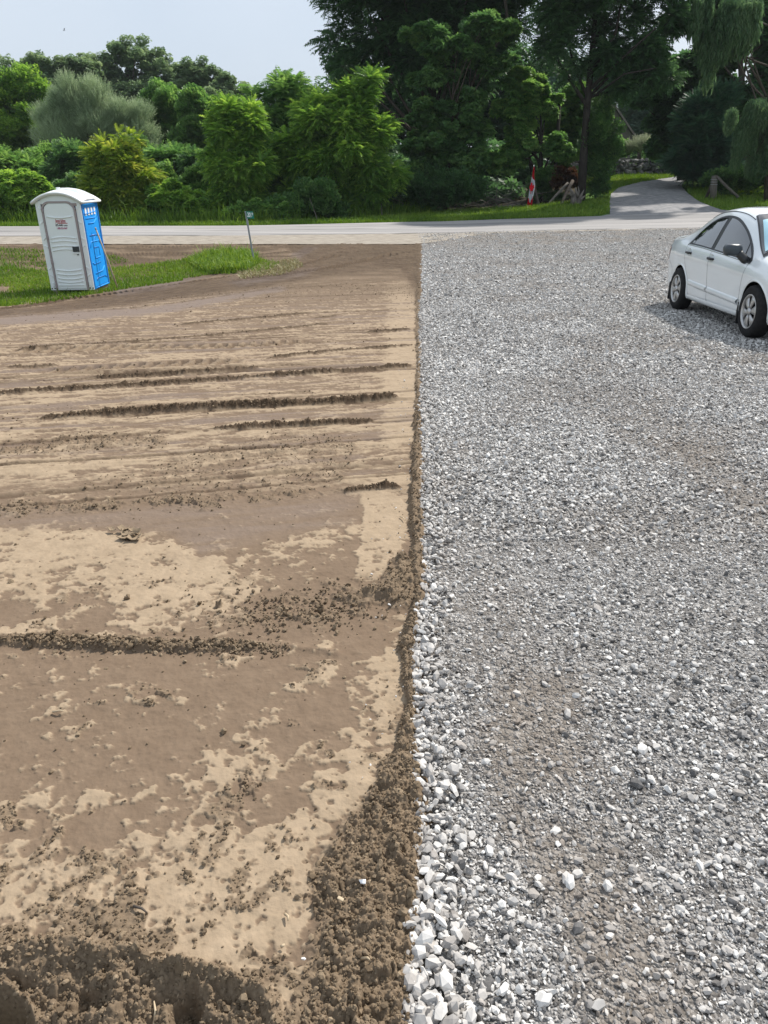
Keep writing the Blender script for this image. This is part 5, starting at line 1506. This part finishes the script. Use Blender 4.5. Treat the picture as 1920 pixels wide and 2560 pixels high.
def stump_and_planks():
    b = G(1440, 513); Y = b[1]; k = 1 / pxm(480, Y)
    root = thing("driftwood_stump", "bleached driftwood stump with upturned splayed roots at the lane corner", "stump", (b[0], Y, b[2] - .04))
    def tp(px_, py_, dy=0): return Vector(P(px_, py_, Y + dy)) - root.location
    mb = MB()
    mb.tube([tp(1434, 514), tp(1434, 500), tp(1437, 485, .05)], [.22, .20, .12], 9)
    mb.tube([tp(1446, 513), tp(1447, 500), tp(1452, 489)], [.20, .19, .10], 9)
    mb.build("stump_body", M['greywood'], root, smooth=True)
    for pts, r0 in (([(1446, 500), (1452, 490), (1460, 474)], .11), ([(1450, 502), (1456, 494), (1463, 489)], .10), ([(1445, 492), (1441, 480), (1438, 468)], .10), ([(1446, 490), (1447, 478), (1446, 466)], .07),
                    ([(1432, 490), (1426, 485), (1419, 484)], .09), ([(1434, 488), (1428, 478), (1424, 468)], .12), ([(1450, 508), (1444, 506), (1438, 508)], .08)):
        m2 = MB(); m2.tube([tp(a_, b_, -.1 + .05 * i) for i, (a_, b_) in enumerate(pts)], [r0, r0 * .8, r0 * .18], 7); m2.build("root", M['greywood'], root, smooth=True)
    def plank(label, p0, p1, r0, r1, mat, name="weathered_log", cat="log", dy=0):
        q0 = G(*p0); Y0 = q0[1]
        rt = thing(name, label, cat, (q0[0], Y0, q0[2] - .03))
        e = Vector(P(p1[0], p1[1], Y0 + dy)) - rt.location
        r = np.random.default_rng(int(p0[0]))
        MB().tube(bent((0, 0, 0), tuple(e), r, .04, 6), list(np.linspace(r0, r1, 6)), 8).build("log_shaft", M[mat], rt, smooth=True)
        MB().tube([tuple(e * .55), tuple(e * .55 + Vector((.22, -.05, .10)))], [r1 * .6, r1 * .15], 6).build("broken_branch", M[mat], rt, smooth=True)
        return rt
    plank("grey weathered log propped at a slant left of the driftwood stump", (1368, 512), (1420, 458), .07, .10, 'greywood', dy=.6)
    plank("dark thick log leaning behind the driftwood stump", (1402, 512), (1432, 452), .09, .11, 'darkwood', dy=1.2)
    plank("dark broken post leaning just right of the flag", (1347, 513), (1336, 462), .11, .07, 'darkwood', "broken_post", "post", dy=.2)
    plank("short pale log lying on the verge left of the flag", (1245, 520), (1300, 511), .13, .08, 'bark_pale', "fallen_log", dy=.5)
    plank("thin dark log lying in front of the flag", (1270, 523), (1322, 512), .06, .05, 'darkwood', "fallen_log", dy=.3)
stump_and_planks()

def gate_post():
    b = G(1783, 499); Y = b[1]
    root = thing("gate_post", "weathered timber post with two leaning braces on the right verge", "post", (b[0], Y, b[2] - .05))
    def tp(px_, py_, dy=0): return Vector(P(px_, py_, Y + dy)) - root.location
    MB().tube([tp(1783, 500), tp(1784, 470), tp(1787, 439)], [.22, .20, .18], 10).build("post", M['greywood'], root, smooth=True)
    MB().tube([tp(1793, 442, -.1), tp(1818, 468, -.4), tp(1846, 493, -.7)], [.075, .08, .085], 8).build("brace", M['greywood'], root, smooth=True)
    MB().tube([tp(1781, 455, .1), tp(1772, 480, .4), tp(1764, 497, .6)], [.08, .09, .10], 8).build("brace", M['darkwood'], root, smooth=True)
    k = 1 / pxm(460, Y)
    for z in (449, 455, 461):
        c = tp(1785, z)
        MB().lathe([(.205, c.z - .012), (.222, c.z), (.205, c.z + .012)], 14, 'z', (c.x, c.y, 0)).build("wire_band", M['galv'], root)
gate_post()

def brush():
    r = np.random.default_rng(71)
    mb = MB(); c = G(1180, 530); rt = thing("brush_pile", "tangle of bare dead branches in the shade left of the flag", "brush pile", (c[0], c[1] + .6, c[2] - .05))
    for i in range(70):
        px_ = r.uniform(1000, 1320); q = G(px_, np.interp(px_, [1000, 1320], [537, 514]))
        p = Vector((q[0], q[1] + r.uniform(.2, 1.6), q[2] + r.uniform(0, .5))) - rt.location
        L = r.uniform(.6, 2.6); a = r.uniform(-1, 1); el = abs(r.normal(.25, .3))
        e = p + Vector((L * math.cos(el) * (1 if r.uniform() > .5 else -1), L * .4 * a, L * math.sin(el)))
        mb.tube(bent(tuple(p), tuple(e), r, .2, 5), list(np.linspace(.028, .008, 5)), 5)
    mb.build("branches", M['greywood'], rt, smooth=True)
    for i, (p0, p1, lb) in enumerate((((794, 553), (774, 495), "slender bare grey sapling left of the dark gap under the locust"), ((1240, 520), (1243, 440), "thin dead stem standing in the shade left of the flag"), ((955, 543), (952, 490), "thin dead stem standing in the dark gap right of the locust"))):
        q = G(*p0); Y = q[1] + .3; rt2 = thing("dead_sapling", lb, "sapling", (q[0], Y, q[2] - .05))
        e = Vector(P(p1[0], p1[1], Y)) - rt2.location
        MB().tube(bent((0, 0, 0), tuple(e), r, .06, 6), list(np.linspace(.04, .012, 6)), 6).build("stem", M['greywood'], rt2, smooth=True)
        MB().tube(bent(tuple(e * .6), tuple(e * .6 + Vector((.25, .1, .45))), r, .1, 4), list(np.linspace(.018, .006, 4)), 5).build("branch", M['greywood'], rt2, smooth=True)
brush()

# ---- small things lying about
def ground_z(x, y):
    if x > edge(y): return float(gravel_top(np.array([x]), np.array([y]))[0])
    return float(g(x, y) + soil_fields(np.array([x]), np.array([y]))[0][0])

def single_stone(px_, py_, wpx, tint, label, seed, squash=.6):
    q = G(px_, py_); z = ground_z(q[0], q[1]); s = wpx / pxm(py_, q[1]) / 2
    shp = hull_shapes(1, 15, (squash, squash + .05), seed)[0]
    fr = rand_frames(1, np.random.default_rng(seed), .2)[0]
    V = shp[0] @ fr.T * s
    o = mesh_np("stone", V, shp[1], M['stone'], attrs={'tint': np.full(len(V), tint), 'dusty': np.zeros(len(V))})
    o.location = (q[0], q[1], z + s * .35)
    tag(o, label, "stone", "single larger stones on the drive")
for a_ in ((1585, 1985, 40, .02, "dark blue grey stone standing out on the near gravel", 301), (1625, 1960, 36, .80, "pale stone just behind the dark blue grey stone", 302), (1420, 2238, 42, .98, "white oblong stone in the middle of the near gravel", 303),
           (1442, 2342, 34, .05, "small dark stone in front of the white oblong stone", 304), (1417, 1802, 30, .45, "grey stone high on the near gravel, above the dark patch", 305), (1602, 1895, 32, .85, "light flat stone left of the pale gravel band on the near drive", 306),
           (1095, 2290, 52, .86, "large pale block in the bank of stones along the soil edge", 307), (1148, 2347, 46, .70, "large grey block right of the pale block in the stone bank", 308), (1222, 2142, 30, .9, "rounded white stone alone on the gravel beside the stone bank", 309),
           (1355, 2530, 46, .82, "large pale stone at the bottom edge of the picture", 310)):
    single_stone(*a_)

def litter():
    def at(px_, py_):
        q = G(px_, py_); return q[0], q[1], ground_z(q[0], q[1]), 1 / pxm(py_, q[1])
    x, y, z, k = at(907, 2244)
    r = np.random.default_rng(5)
    mb = MB(); ring = [(10 * math.cos(a_) * k * (1 + .2 * r.normal()), 7 * math.sin(a_) * k * (1 + .2 * r.normal()), .006 + .008 * r.uniform()) for a_ in np.linspace(0, 2 * math.pi, 9)[:-1]]
    mb.add(ring + [(0, 0, .016)] + [(p[0], p[1], p[2] - .003) for p in ring], [(i, (i + 1) % 8, 8) for i in range(8)] + [(i, i + 9, (i + 1) % 8 + 9, (i + 1) % 8) for i in range(8)])
    o = mb.build("paper_scrap", M['paper'], None); o.location = (x, y, z + .008); tag(o, "crumpled white paper scrap on the loose soil near the gravel edge", "paper")
    x, y, z, k = at(853, 2290)
    o = MB().box((0, 0, 0), (17 * k, 9 * k, 5 * k)).build("wood_chip", M['straw_wood'], None, bevel=.002); o.location = (x, y, z + .012); o.rotation_euler = (0.1, .1, -.5); tag(o, "small pale wood chip on the loose soil below the paper scrap", "wood chip")
    tw = 0
    for p0, p1, lb, mt in (((714, 2300), (722, 2330), "short dry grass stalk on the pale sandy soil", 'straw_wood'), ((134, 1789), (162, 1786), "small pale twig lying alone on the smooth damp soil", 'straw_wood'), ((340, 2294), (372, 2304), "dark twig on the crumbly crust at the lower left", 'darkwood'),
                           ((382, 2548), (386, 2508), "straw sticking out of the trench bank at the bottom", 'straw_wood'), ((1000, 1300), (1012, 1308), "yellow grass stalk on the pale strip beside the drive", 'straw_wood'), ((705, 2390), (712, 2380), "tiny straw near the bottom of the sandy patch", 'straw_wood'), ((905, 2430), (925, 2465), "thin grass stem lying on the dark loose soil at the lower right", 'straw_wood')):
        x0, y0, z0, k = at(*p0); x1, y1, z1, _ = at(*p1)
        rt = MB().tube([(0, 0, 0), ((x1 - x0) / 2 + .004, (y1 - y0) / 2, (z1 - z0) / 2 + .006), (x1 - x0, y1 - y0, z1 - z0 + .004)], [.0035, .003, .0015], 6).build("twig", M[mt], None, smooth=True)
        rt.location = (x0, y0, z0 + .008); tag(rt, lb, "twig")
    # curled flakes of dried mud
    x, y, z, k = at(315, 1345); mb = MB()
    for i in range(9):
        cx_, cy_ = r.uniform(-42, 42) * k, r.uniform(-26, 26) * k; s = r.uniform(10, 20) * k; a_ = r.uniform(0, 6.3); c_, s_ = math.cos(a_), math.sin(a_)
        rows = []
        for u in (-1, -.33, .33, 1):
            rows.append([(cx_ + s * (u * c_ - v * .7 * s_), cy_ + s * (u * s_ + v * .7 * c_), .004 + .018 * u * u * (1 if i % 2 else .4) + .006 * abs(v)) for v in (-1, -.3, .4, 1)])
        mb.grid(rows)
    o = mb.build("mud_flakes", M['clod'], None); o.location = (x, y, z + .006)
    so = o.modifiers.new("thick", 'SOLIDIFY'); so.thickness = .004; tag(o, "cluster of curled dried mud flakes on the pale crust at the left", "mud flakes")
    at_ = o.data.attributes.new('tint', 'FLOAT', 'POINT'); at_.data.foreach_set("value", np.full(len(o.data.vertices), .85, np.float32))
    # bird far off in the sky
    p = P(160, 76, 170)
    rt = thing("bird", "tiny dark bird flying high in the grey sky at the upper left", "bird", tuple(p))
    mb = MB(); mb.tube([(-.22, 0, 0), (-.1, 0, .01), (.1, 0, .02), (.24, 0, .03)], [.015, .06, .055, .02], 8); mb.build("body", M['galv'], rt, smooth=True)
    for sx, tipx in ((-1, .0), (1, .22)):
        w = MB().add([(-.08, 0, .03), (.10, 0, .03), (tipx + .08, -.1 * sx, .36), (tipx - .02, -.1 * sx, .38)], [(0, 1, 2, 3)]).build("wing", M['galv'], rt); w.modifiers.new("thick", 'SOLIDIFY').thickness = .015
litter()

# ================================================================== CAR
def car():
    ca = lambda xs, ys: (lambda x: np.interp(x, xs, ys))
    def smooth_interp(xs, ys):
        xs = np.array(xs, float); ys = np.array(ys, float)
        m = np.gradient(ys, xs)
        def f(x):
            x = np.clip(np.asarray(x, float), xs[0], xs[-1]); i = np.clip(np.searchsorted(xs, x) - 1, 0, len(xs) - 2)
            h = xs[i + 1] - xs[i]; t = (x - xs[i]) / h
            return (2 * t**3 - 3 * t**2 + 1) * ys[i] + (t**3 - 2 * t**2 + t) * h * m[i] + (-2 * t**3 + 3 * t**2) * ys[i + 1] + (t**3 - t**2) * h * m[i + 1]
        return f
    ztop = smooth_interp([-2.36, -2.31, -2.20, -1.90, -1.65, -1.38, -1.05, -.75, -.4, 0, .35, .62, .95, 1.22, 1.42, 1.65, 1.9, 2.08, 2.18, 2.24],
                         [.74, .95, 1.055, 1.085, 1.105, 1.215, 1.37, 1.46, 1.508, 1.512, 1.47, 1.385, 1.225, 1.065, .975, .925, .865, .79, .70, .58])
    zbelt = smooth_interp([-2.36, -2.2, -1.9, -1.3, -.6, 0, .6, 1.0, 1.4, 1.8, 2.08, 2.24], [.66, .90, .985, .985, .955, .925, .89, .865, .845, .775, .66, .50])
    plan = smooth_interp([-2.36, -2.30, -2.12, -1.8, -1.35, -.8, 0, .8, 1.35, 1.7, 1.95, 2.12, 2.24], [.58, .70, .80, .850, .868, .873, .875, .873, .868, .830, .745, .62, .42])
    zbot = smooth_interp([-2.36, -2.1, -1.75, -.9, 0, .9, 1.7, 2.0, 2.24], [.36, .27, .21, .185, .18, .18, .19, .21, .30])
    low_t = np.array([0, .03, .09, .18, .32, .50, .66, .80, .92, 1.0]); low_w = np.array([.87, .925, .955, .965, .968, .985, .997, 1.0, .985, .955])
    up_g = np.array([(.955, 0), (.925, .12), (.885, .30), (.835, .52), (.785, .70), (.735, .84), (.665, .935), (.54, .978), (.36, .993), (.18, .999), (0, 1)])
    up_h = np.array([(.955, 0), (.945, .22), (.925, .42), (.89, .58), (.84, .72), (.76, .83), (.65, .91), (.50, .96), (.34, .985), (.17, .997), (0, 1)])
    def section(x):
        zb, zt, w, z0 = float(zbelt(x)), float(ztop(x)), float(plan(x)), float(zbot(x))
        zb = min(zb, zt - .02)
        k = float(sstep(.08, .36, zt - zb))
        up = up_h * (1 - k) + up_g * k
        lo = [(w * a, z0 + (zb - z0) * t) for t, a in zip(low_t, low_w)]
        hi = [(w * a, zb + (zt - zb) * t) for a, t in up[1:]]
        return lo + hi
    xs = np.unique(np.concatenate([np.linspace(-2.36, -2.0, 11), np.linspace(-2.0, 2.0, 81), np.linspace(2.0, 2.24, 9)]))
    SEC = {float(x): np.array(section(x)) for x in xs}
    def sec(x): return np.array(section(float(x)))
    def Wy(x, z):
        s = sec(x); i = np.argmax(s[:, 1] >= z) if (s[:, 1] >= z).any() else len(s) - 1
        i = max(i, 1); a, b = s[i - 1], s[i]
        t = (z - a[1]) / max(b[1] - a[1], 1e-6)
        return a[0] + (b[0] - a[0]) * min(max(t, 0), 1)
    def Zt(x, y):
        s = sec(x)[9:][::-1]
        return float(np.interp(abs(y), s[:, 0], s[:, 1]))
    # place it: contact points of the rear and front tyre seen in the photograph
    rc, fc = G(1693, 775), G(1876, 848)
    d = np.array(fc - rc); d[2] = 0; hd = d / np.linalg.norm(d)
    mid = (rc + fc) / 2
    left = np.array([-hd[1], hd[0], 0])
    root = thing("parked_car", "white four door sedan parked on the gravel at the right edge, black mirrors", "car")
    c = mid + left * .80
    hx = (g(c[0] + hd[0] * 1.35, c[1] + hd[1] * 1.35) - g(c[0] - hd[0] * 1.35, c[1] - hd[1] * 1.35)) / 2.7
    X = Vector((hd[0], hd[1], float(hx))).normalized(); Yv = Vector(left).normalized(); Zv = X.cross(Yv).normalized()
    Mx = Matrix((X, Yv, Zv)).transposed().to_4x4(); Mx.translation = Vector((c[0], c[1], float(g(c[0], c[1])) + .015))
    root.matrix_world = Mx
    print("wheelbase in picture", np.linalg.norm(d), "heading", math.degrees(math.atan2(hd[1], hd[0])))
    # body shell
    rows = []
    for x in xs:
        s = SEC[float(x)]
        full = [(x, -p[0], p[1]) for p in s] + [(x, p[0], p[1]) for p in s[-2::-1]]
        rows.append(full)
    mb = MB().grid(rows)
    n = len(rows[0]); tot = len(rows)
    mb.f.append(list(range(n))); mb.m.append(0); mb.f.append([(tot - 1) * n + i for i in range(n)][::-1]); mb.m.append(0)
    for i in range(tot - 1):
        mb.f.append([i * n, i * n + n - 1, (i + 1) * n + n - 1, (i + 1) * n]); mb.m.append(0)
    body = mb.build("body", M['white_paint'], root, smooth=True)
    body.data.materials.append(M['void'])
    # wheel openings
    cm = MB()
    for wx in (-1.35, 1.35):
        for sy in (-1, 1):
            cm.lathe([(0, sy * .55), (.352, sy * .55), (.352, sy * 1.1), (0, sy * 1.1)], 48, 'y', (wx, 0, .325))
    cut = cm.build("cutter", M['void'], None); cut.matrix_world = Mx
    bo = body.modifiers.new("arches", 'BOOLEAN'); bo.operation = 'DIFFERENCE'; bo.object = cut; bo.solver = 'EXACT'; bo.material_mode = 'TRANSFER'
    bpy.context.view_layer.update()
    dg = bpy.context.evaluated_depsgraph_get()
    me = bpy.data.meshes.new_from_object(body.evaluated_get(dg))
    body.modifiers.clear(); body.data = me; bpy.data.objects.remove(cut)
    for p in me.polygons: p.use_smooth = True
    try: me.set_sharp_from_angle(angle=RAD(32))
    except Exception: pass
    print("car body materials", [m_.name if m_ else None for m_ in me.materials])

    def patch(poly, off, name, mat, parent, side=-1, res=.03, smooth=True):
        """a sheet lying on the flank inside an outline given in (x, z)"""
        poly = np.array(poly, float); x0, z0 = poly.min(0); x1, z1 = poly.max(0)
        bm = bmesh.new(); vs_ = [bm.verts.new((p[0], 0, p[1])) for p in poly]; bm.faces.new(vs_)
        for a_, lo_, hi_ in ((0, x0, x1), (2, z0, z1)):
            for q in np.arange(lo_ + res, hi_, res):
                co = [0, 0, 0]; co[a_] = q; no = [0, 0, 0]; no[a_] = 1
                bmesh.ops.bisect_plane(bm, geom=bm.verts[:] + bm.edges[:] + bm.faces[:], plane_co=co, plane_no=no)
        for v in bm.verts: v.co.y = side * (Wy(v.co.x, v.co.z) + off)
        bmesh.ops.recalc_face_normals(bm, faces=bm.faces)
        fs = [f for f in bm.faces]
        if fs and sum(f.normal.y for f in fs) * side < 0: bmesh.ops.reverse_faces(bm, faces=fs)
        m_ = bpy.data.meshes.new(name); bm.to_mesh(m_); bm.free()
        for p in m_.polygons: p.use_smooth = smooth
        m_.materials.append(mat); o = bpy.data.objects.new(name, m_); COL.objects.link(o); o.parent = parent
        return o
    def ribbon(pts, w, off, name, mat, parent, side=-1, thick=.0):
        pts = np.array(pts, float); mb2 = MB(); rows2 = []
        u = np.concatenate([[0], np.cumsum(np.hypot(*np.diff(pts, axis=0).T))]); N_ = max(6, int(u[-1] / .03))
        P_ = np.stack([np.interp(np.linspace(0, u[-1], N_), u, pts[:, 0]), np.interp(np.linspace(0, u[-1], N_), u, pts[:, 1])], 1)
        for i in range(N_):
            t = P_[min(i + 1, N_ - 1)] - P_[max(i - 1, 0)]; t /= np.linalg.norm(t) + 1e-9; nn = np.array([-t[1], t[0]])
            a_, b_ = P_[i] + nn * w / 2, P_[i] - nn * w / 2; mid_ = P_[i]
            rows2.append([(a_[0], side * (Wy(a_[0], a_[1]) + off), a_[1]), (mid_[0], side * (Wy(mid_[0], mid_[1]) + off + thick), mid_[1]), (b_[0], side * (Wy(b_[0], b_[1]) + off), b_[1])])
        return mb2.grid(rows2).build(name, mat, parent, smooth=True)
    def arc(pts, n_=8):
        pts = np.array(pts, float); t = np.linspace(0, len(pts) - 1, (len(pts) - 1) * n_ + 1)
        out = []
        for q in t:
            i = min(int(q), len(pts) - 2); f_ = q - i
            p0, p1, p2, p3 = pts[max(i - 1, 0)], pts[i], pts[i + 1], pts[min(i + 2, len(pts) - 1)]
            out.append(.5 * ((2 * p1) + (-p0 + p2) * f_ + (2 * p0 - 5 * p1 + 4 * p2 - p3) * f_**2 + (-p0 + 3 * p1 - 3 * p2 + p3) * f_**3))
        return [tuple(p) for p in out]
    topline = arc([(-1.20, .995), (-1.04, 1.15), (-.80, 1.29), (-.52, 1.375), (-.2, 1.400), (.15, 1.362), (.50, 1.245), (.82, 1.075), (1.06, .895)])
    botline = [(1.06, .868), (.6, .900), (0, .935), (-.6, .968), (-1.20, .988)]
    def tl(x): p = np.array(topline); return float(np.interp(x, p[:, 0], p[:, 1]))
    def bl(x): p = np.array(botline[::-1]); return float(np.interp(x, p[:, 0], p[:, 1]))
    for side in (-1, 1):
        patch(topline + botline, .004, "window_surround", M['black_plastic'], body, side)
        def pane(xa_top, xa_bot, xb_top, xb_bot, inset=.028):
            tp_ = [(x, tl(x) - inset) for x in np.linspace(xa_top, xb_top, 14)]
            bt = [(x, bl(x) + inset * .75) for x in np.linspace(xb_bot, xa_bot, 8)]
            return patch(tp_ + bt, .0075, "side_window", M['tinted'], body, side)
        pane(-1.03, -1.10, -.93, -1.01); pane(-.91, -.985, -.235, -.30); pane(-.11, -.175, .74, .80)
        patch([(.775, tl(.775) - .03), (.98, tl(.98) - .03), (1.0, bl(1.0) + .02), (.835, bl(.835) + .02)], .0075, "quarter_window", M['tinted'], body, side)
        ribbon([(1.06, .864), (.6, .896), (0, .931), (-.6, .964), (-1.22, .984)], .016, .007, "window_strip", M['chrome'], body, side, .003)
        # door gaps
        for nm, pts in (("front_door_gap", [(1.02, .86), (.98, .70), (.93, .45), (.93, .30), (.86, .235), (-.10, .235), (-.17, .30), (-.20, .60), (-.235, .93)]),
                        ("rear_door_gap", [(-.235, .93), (-.20, .60), (-.17, .30), (-.14, .235), (-.88, .235), (-.97, .34), (-1.00, .52), (-1.12, .68), (-1.20, .80), (-1.215, .98)]),
                        ("fuel_flap_gap", [(-1.45, .80), (-1.60, .80), (-1.62, .90), (-1.46, .90), (-1.45, .80)]), ("bumper_gap", [(1.72, .345), (1.76, .55), (1.80, .66)]), ("bumper_gap", [(-1.74, .35), (-1.78, .60), (-1.95, .70)])):
            if nm == "fuel_flap_gap" and side == -1: continue
            ribbon(pts, .0065, .0015, nm, M['black_plastic'], body, side)
        # body side moulding and sill
        ribbon([(-.94, .455), (-.19, .425)], .085, .001, "side_moulding", M['white_paint'], body, side, .032)
        ribbon([(-.16, .424), (.90, .385)], .085, .001, "side_moulding", M['white_paint'], body, side, .032)
        ribbon([(-.96, .235), (.96, .225)], .085, .001, "sill", M['white_paint'], body, side, .022)
        # arch lips
        for wx in (-1.35, 1.35):
            pts = [(wx + .362 * math.cos(a_), .325 + .362 * math.sin(a_)) for a_ in np.linspace(RAD(-8 if wx > 0 else -18), RAD(188 if wx < 0 else 188), 40)]
            ribbon(pts, .030, -.002, "arch_lip", M['white_paint'], body, side, .014)
        # door handles
        for hx_, hz in ((-.13, .845), (-1.02, .875)):
            y0 = Wy(hx_, hz)
            hb = MB().lathe([(0, side * (y0 - .02)), (.045, side * (y0 - .006)), (.062, side * (y0 + .003))], 20, 'y', (hx_ + .01, 0, hz)).build("handle_cup", M['white_paint'], body, smooth=True)
            MB().tube([(hx_ - .095, side * (y0 + .012), hz + .002), (hx_ - .05, side * (y0 + .034), hz), (hx_ + .05, side * (y0 + .034), hz - .003), (hx_ + .095, side * (y0 + .012), hz - .005)], [.014, .019, .019, .014], 8).build("door_handle", M['black_plastic'], body, smooth=True)
        # mirror: stalk on the door, rounded shell above
        y0 = Wy(.86, .90)
        mr = MB()
        rows3 = []
        for i in range(11):
            a_ = -math.pi / 2 + math.pi * i / 10; cz = math.sin(a_); cr = max(math.cos(a_), 0) ** .45
            rows3.append([(.80 + .085 * cr * math.copysign(abs(math.cos(w)) ** .7, math.cos(w)) + .02, side * (y0 + .165 + .112 * cr * math.copysign(abs(math.sin(w)) ** .7, math.sin(w)) ), 1.010 + .072 * math.copysign(abs(cz) ** .8, cz)) for w in np.linspace(0, 2 * math.pi, 21)[:-1]])
        mr.grid(rows3, True)
        mirror = mr.build("mirror", M['mirror_shell'], root, smooth=True)
        MB().tube([(.92, side * (y0 - .01), .875), (.90, side * (y0 + .03), .90), (.86, side * (y0 + .075), .95), (.84, side * (y0 + .10), .985)], [.045, .052, .048, .05], 10).build("mirror_stalk", M['black_plastic'], mirror, smooth=True)
        MB().lathe([(0, 0), (.06, 0)], 20, 'x', (.728, side * (y0 + .175), 1.015)).build("mirror_glass", M['tinted'], mirror)
        # lamps
        hl = patch(arc([(1.78, .60), (1.70, .68), (1.80, .735), (1.98, .735), (2.10, .67), (2.10, .60), (1.95, .575), (1.78, .60)], 5)[:-1], .004, "headlight", M['black_plastic'], root, side)
        patch(arc([(1.80, .615), (1.735, .68), (1.81, .718), (1.97, .718), (2.08, .66), (2.08, .61), (1.95, .592), (1.80, .615)], 5)[:-1], .007, "headlight_lens", M['lamp_glass'], hl, side)
        patch([(-2.32, .70), (-2.15, .70), (-2.0, .80), (-1.98, .90), (-2.1, .93), (-2.29, .86)], .004, "taillight", M['red_lamp'], root, side)
        # mud flaps
        for wx in (.955, -1.745):
            MB().box((wx + .02, side * .80, .255), (.03, .13, .27)).build("mud_flap", M['black_plastic'], root, bevel=.006)
        # wheels
        for wx in (-1.35, 1.35):
            wh = thing("wheel", None, None, (wx, side * .785, .318)); wh.parent = root
            del_ = [k_ for k_ in ("label", "category") if k_ in wh.keys()]
            for k_ in del_: del wh[k_]
            prof = [(.205, -.095), (.235, -.100), (.285, -.098), (.306, -.082), (.316, -.05), (.318, 0), (.316, .05), (.306, .082), (.285, .098), (.235, .1), (.205, .095)]
            MB().lathe(prof, 56, 'y').build("tyre", M['rubber'], wh, smooth=True)
            o_ = side
            rm = MB()
            rm.lathe([(.208, o_ * .098), (.200, o_ * .103), (.190, o_ * .098), (.184, o_ * .072), (.180, o_ * -.05)], 48, 'y')
            rim = rm.build("rim", M['rim'], wh, smooth=True)
            MB().lathe([(0, o_ * .035), (.185, o_ * .035)], 40, 'y').build("brake_shadow", M['void'], rim)
            sp = MB()
            for i in range(6):      # broad vanes with narrow slots between them
                a0 = 2 * math.pi * i / 6 + .2
                rows4 = []
                for rr_, half_, yy in ((.040, .42, .092), (.075, .40, .098), (.115, .36, .098), (.155, .35, .094), (.186, .36, .088)):
                    rows4.append([(rr_ * math.cos(a0 + h_ * half_), o_ * (yy - .012 * abs(h_) ** 2), rr_ * math.sin(a0 + h_ * half_)) for h_ in (-1, -.5, 0, .5, 1)])
                sp.grid(rows4)
            spo = sp.build("spoke", M['rim'], rim, smooth=True); spo.modifiers.new("thick", 'SOLIDIFY').thickness = .014
            MB().lathe([(0, o_ * .108), (.030, o_ * .107), (.040, o_ * .100), (.046, o_ * .085)], 24, 'y').build("hub_cap", M['rim'], rim, smooth=True)
    # windscreen, rear window, lower grille, bumpers
    def top_patch(xa, xb, hwa, hwb, off, name, mat, parent, nx_=44, ny_=41, bow_=0.0):
        rows5 = []
        for i in range(nx_):
            f_ = i / (nx_ - 1); hw_ = hwa + (hwb - hwa) * f_; row = []
            for j in range(ny_):
                v = -1 + 2 * j / (ny_ - 1); x = xa + (xb - xa) * f_ + bow_ * (1 - v * v) * (1 if f_ > .0 else 1); y = v * hw_
                row.append((x, y, Zt(x, y) + off))
            rows5.append(row)
        o = MB().grid(rows5).build(name, mat, parent, smooth=True)
        me_ = o.data
        if sum(p.normal.z for p in me_.polygons) < 0:
            for p in me_.polygons: p.flip()
        return o
    top_patch(.44, 1.27, .605, .785, .012, "windscreen_frame", M['black_plastic'], body, bow_=.10)
    ws = top_patch(.465, 1.225, .592, .765, .018, "windscreen", M['tinted'], body, bow_=.10)
    top_patch(.64, 1.20, .595, .742, .025, "sunshade", M['shade_blue'], ws, bow_=.10)
    top_patch(-1.60, -.90, .63, .52, .004, "rear_window", M['tinted'], body, bow_=-.06)
    ribbon_y = MB()
    for sy in (-1, 1):
        pts = [(x, sy * y, Zt(x, y) + .002) for x, y in zip(np.linspace(.5, -1.0, 20), np.linspace(.625, .60, 20))]
        ribbon_y.tube(pts, .006, 5)
    ribbon_y.build("roof_seam", M['black_plastic'], body)
    MB().box((2.20, 0, .33), (.06, .9, .12)).build("lower_grille", M['black_plastic'], root, bevel=.02)
    MB().box((2.185, 0, .60), (.06, .75, .07)).build("grille", M['black_plastic'], root, bevel=.015)
    MB().box((-2.362, 0, .60), (.02, .35, .13)).build("number_plate", M['sign_white'], root, bevel=.005)
    MB().tube([(-2.06, -.24, Zt(-2.06, .24)), (-2.06, 0, Zt(-2.06, 0)), (-2.06, .24, Zt(-2.06, .24))], .008, 6).build("trunk_seam", M['black_plastic'], body)
car()


# ================================================================== AIR
def haze():
    me = bpy.data.meshes.new("haze")
    bm = bmesh.new(); bmesh.ops.create_cube(bm, size=1); bm.to_mesh(me); bm.free()
    o = bpy.data.objects.new("haze", me); COL.objects.link(o)
    o.scale = (1240, 1240, 62); o.location = (0, 300, 27)
    m = bpy.data.materials.new("humid_air"); m.use_nodes = True; t = m.node_tree; t.nodes.clear()
    out = t.nodes.new('ShaderNodeOutputMaterial'); v = t.nodes.new('ShaderNodeVolumePrincipled')
    v.inputs['Color'].default_value = (.80, .86, .92, 1); v.inputs['Density'].default_value = HAZE
    t.links.new(v.outputs[0], out.inputs['Volume'])
    me.materials.append(m)
    tag(o, "thin humid haze softening the far trees", "haze", kind="stuff")
HAZE = .0002
haze()
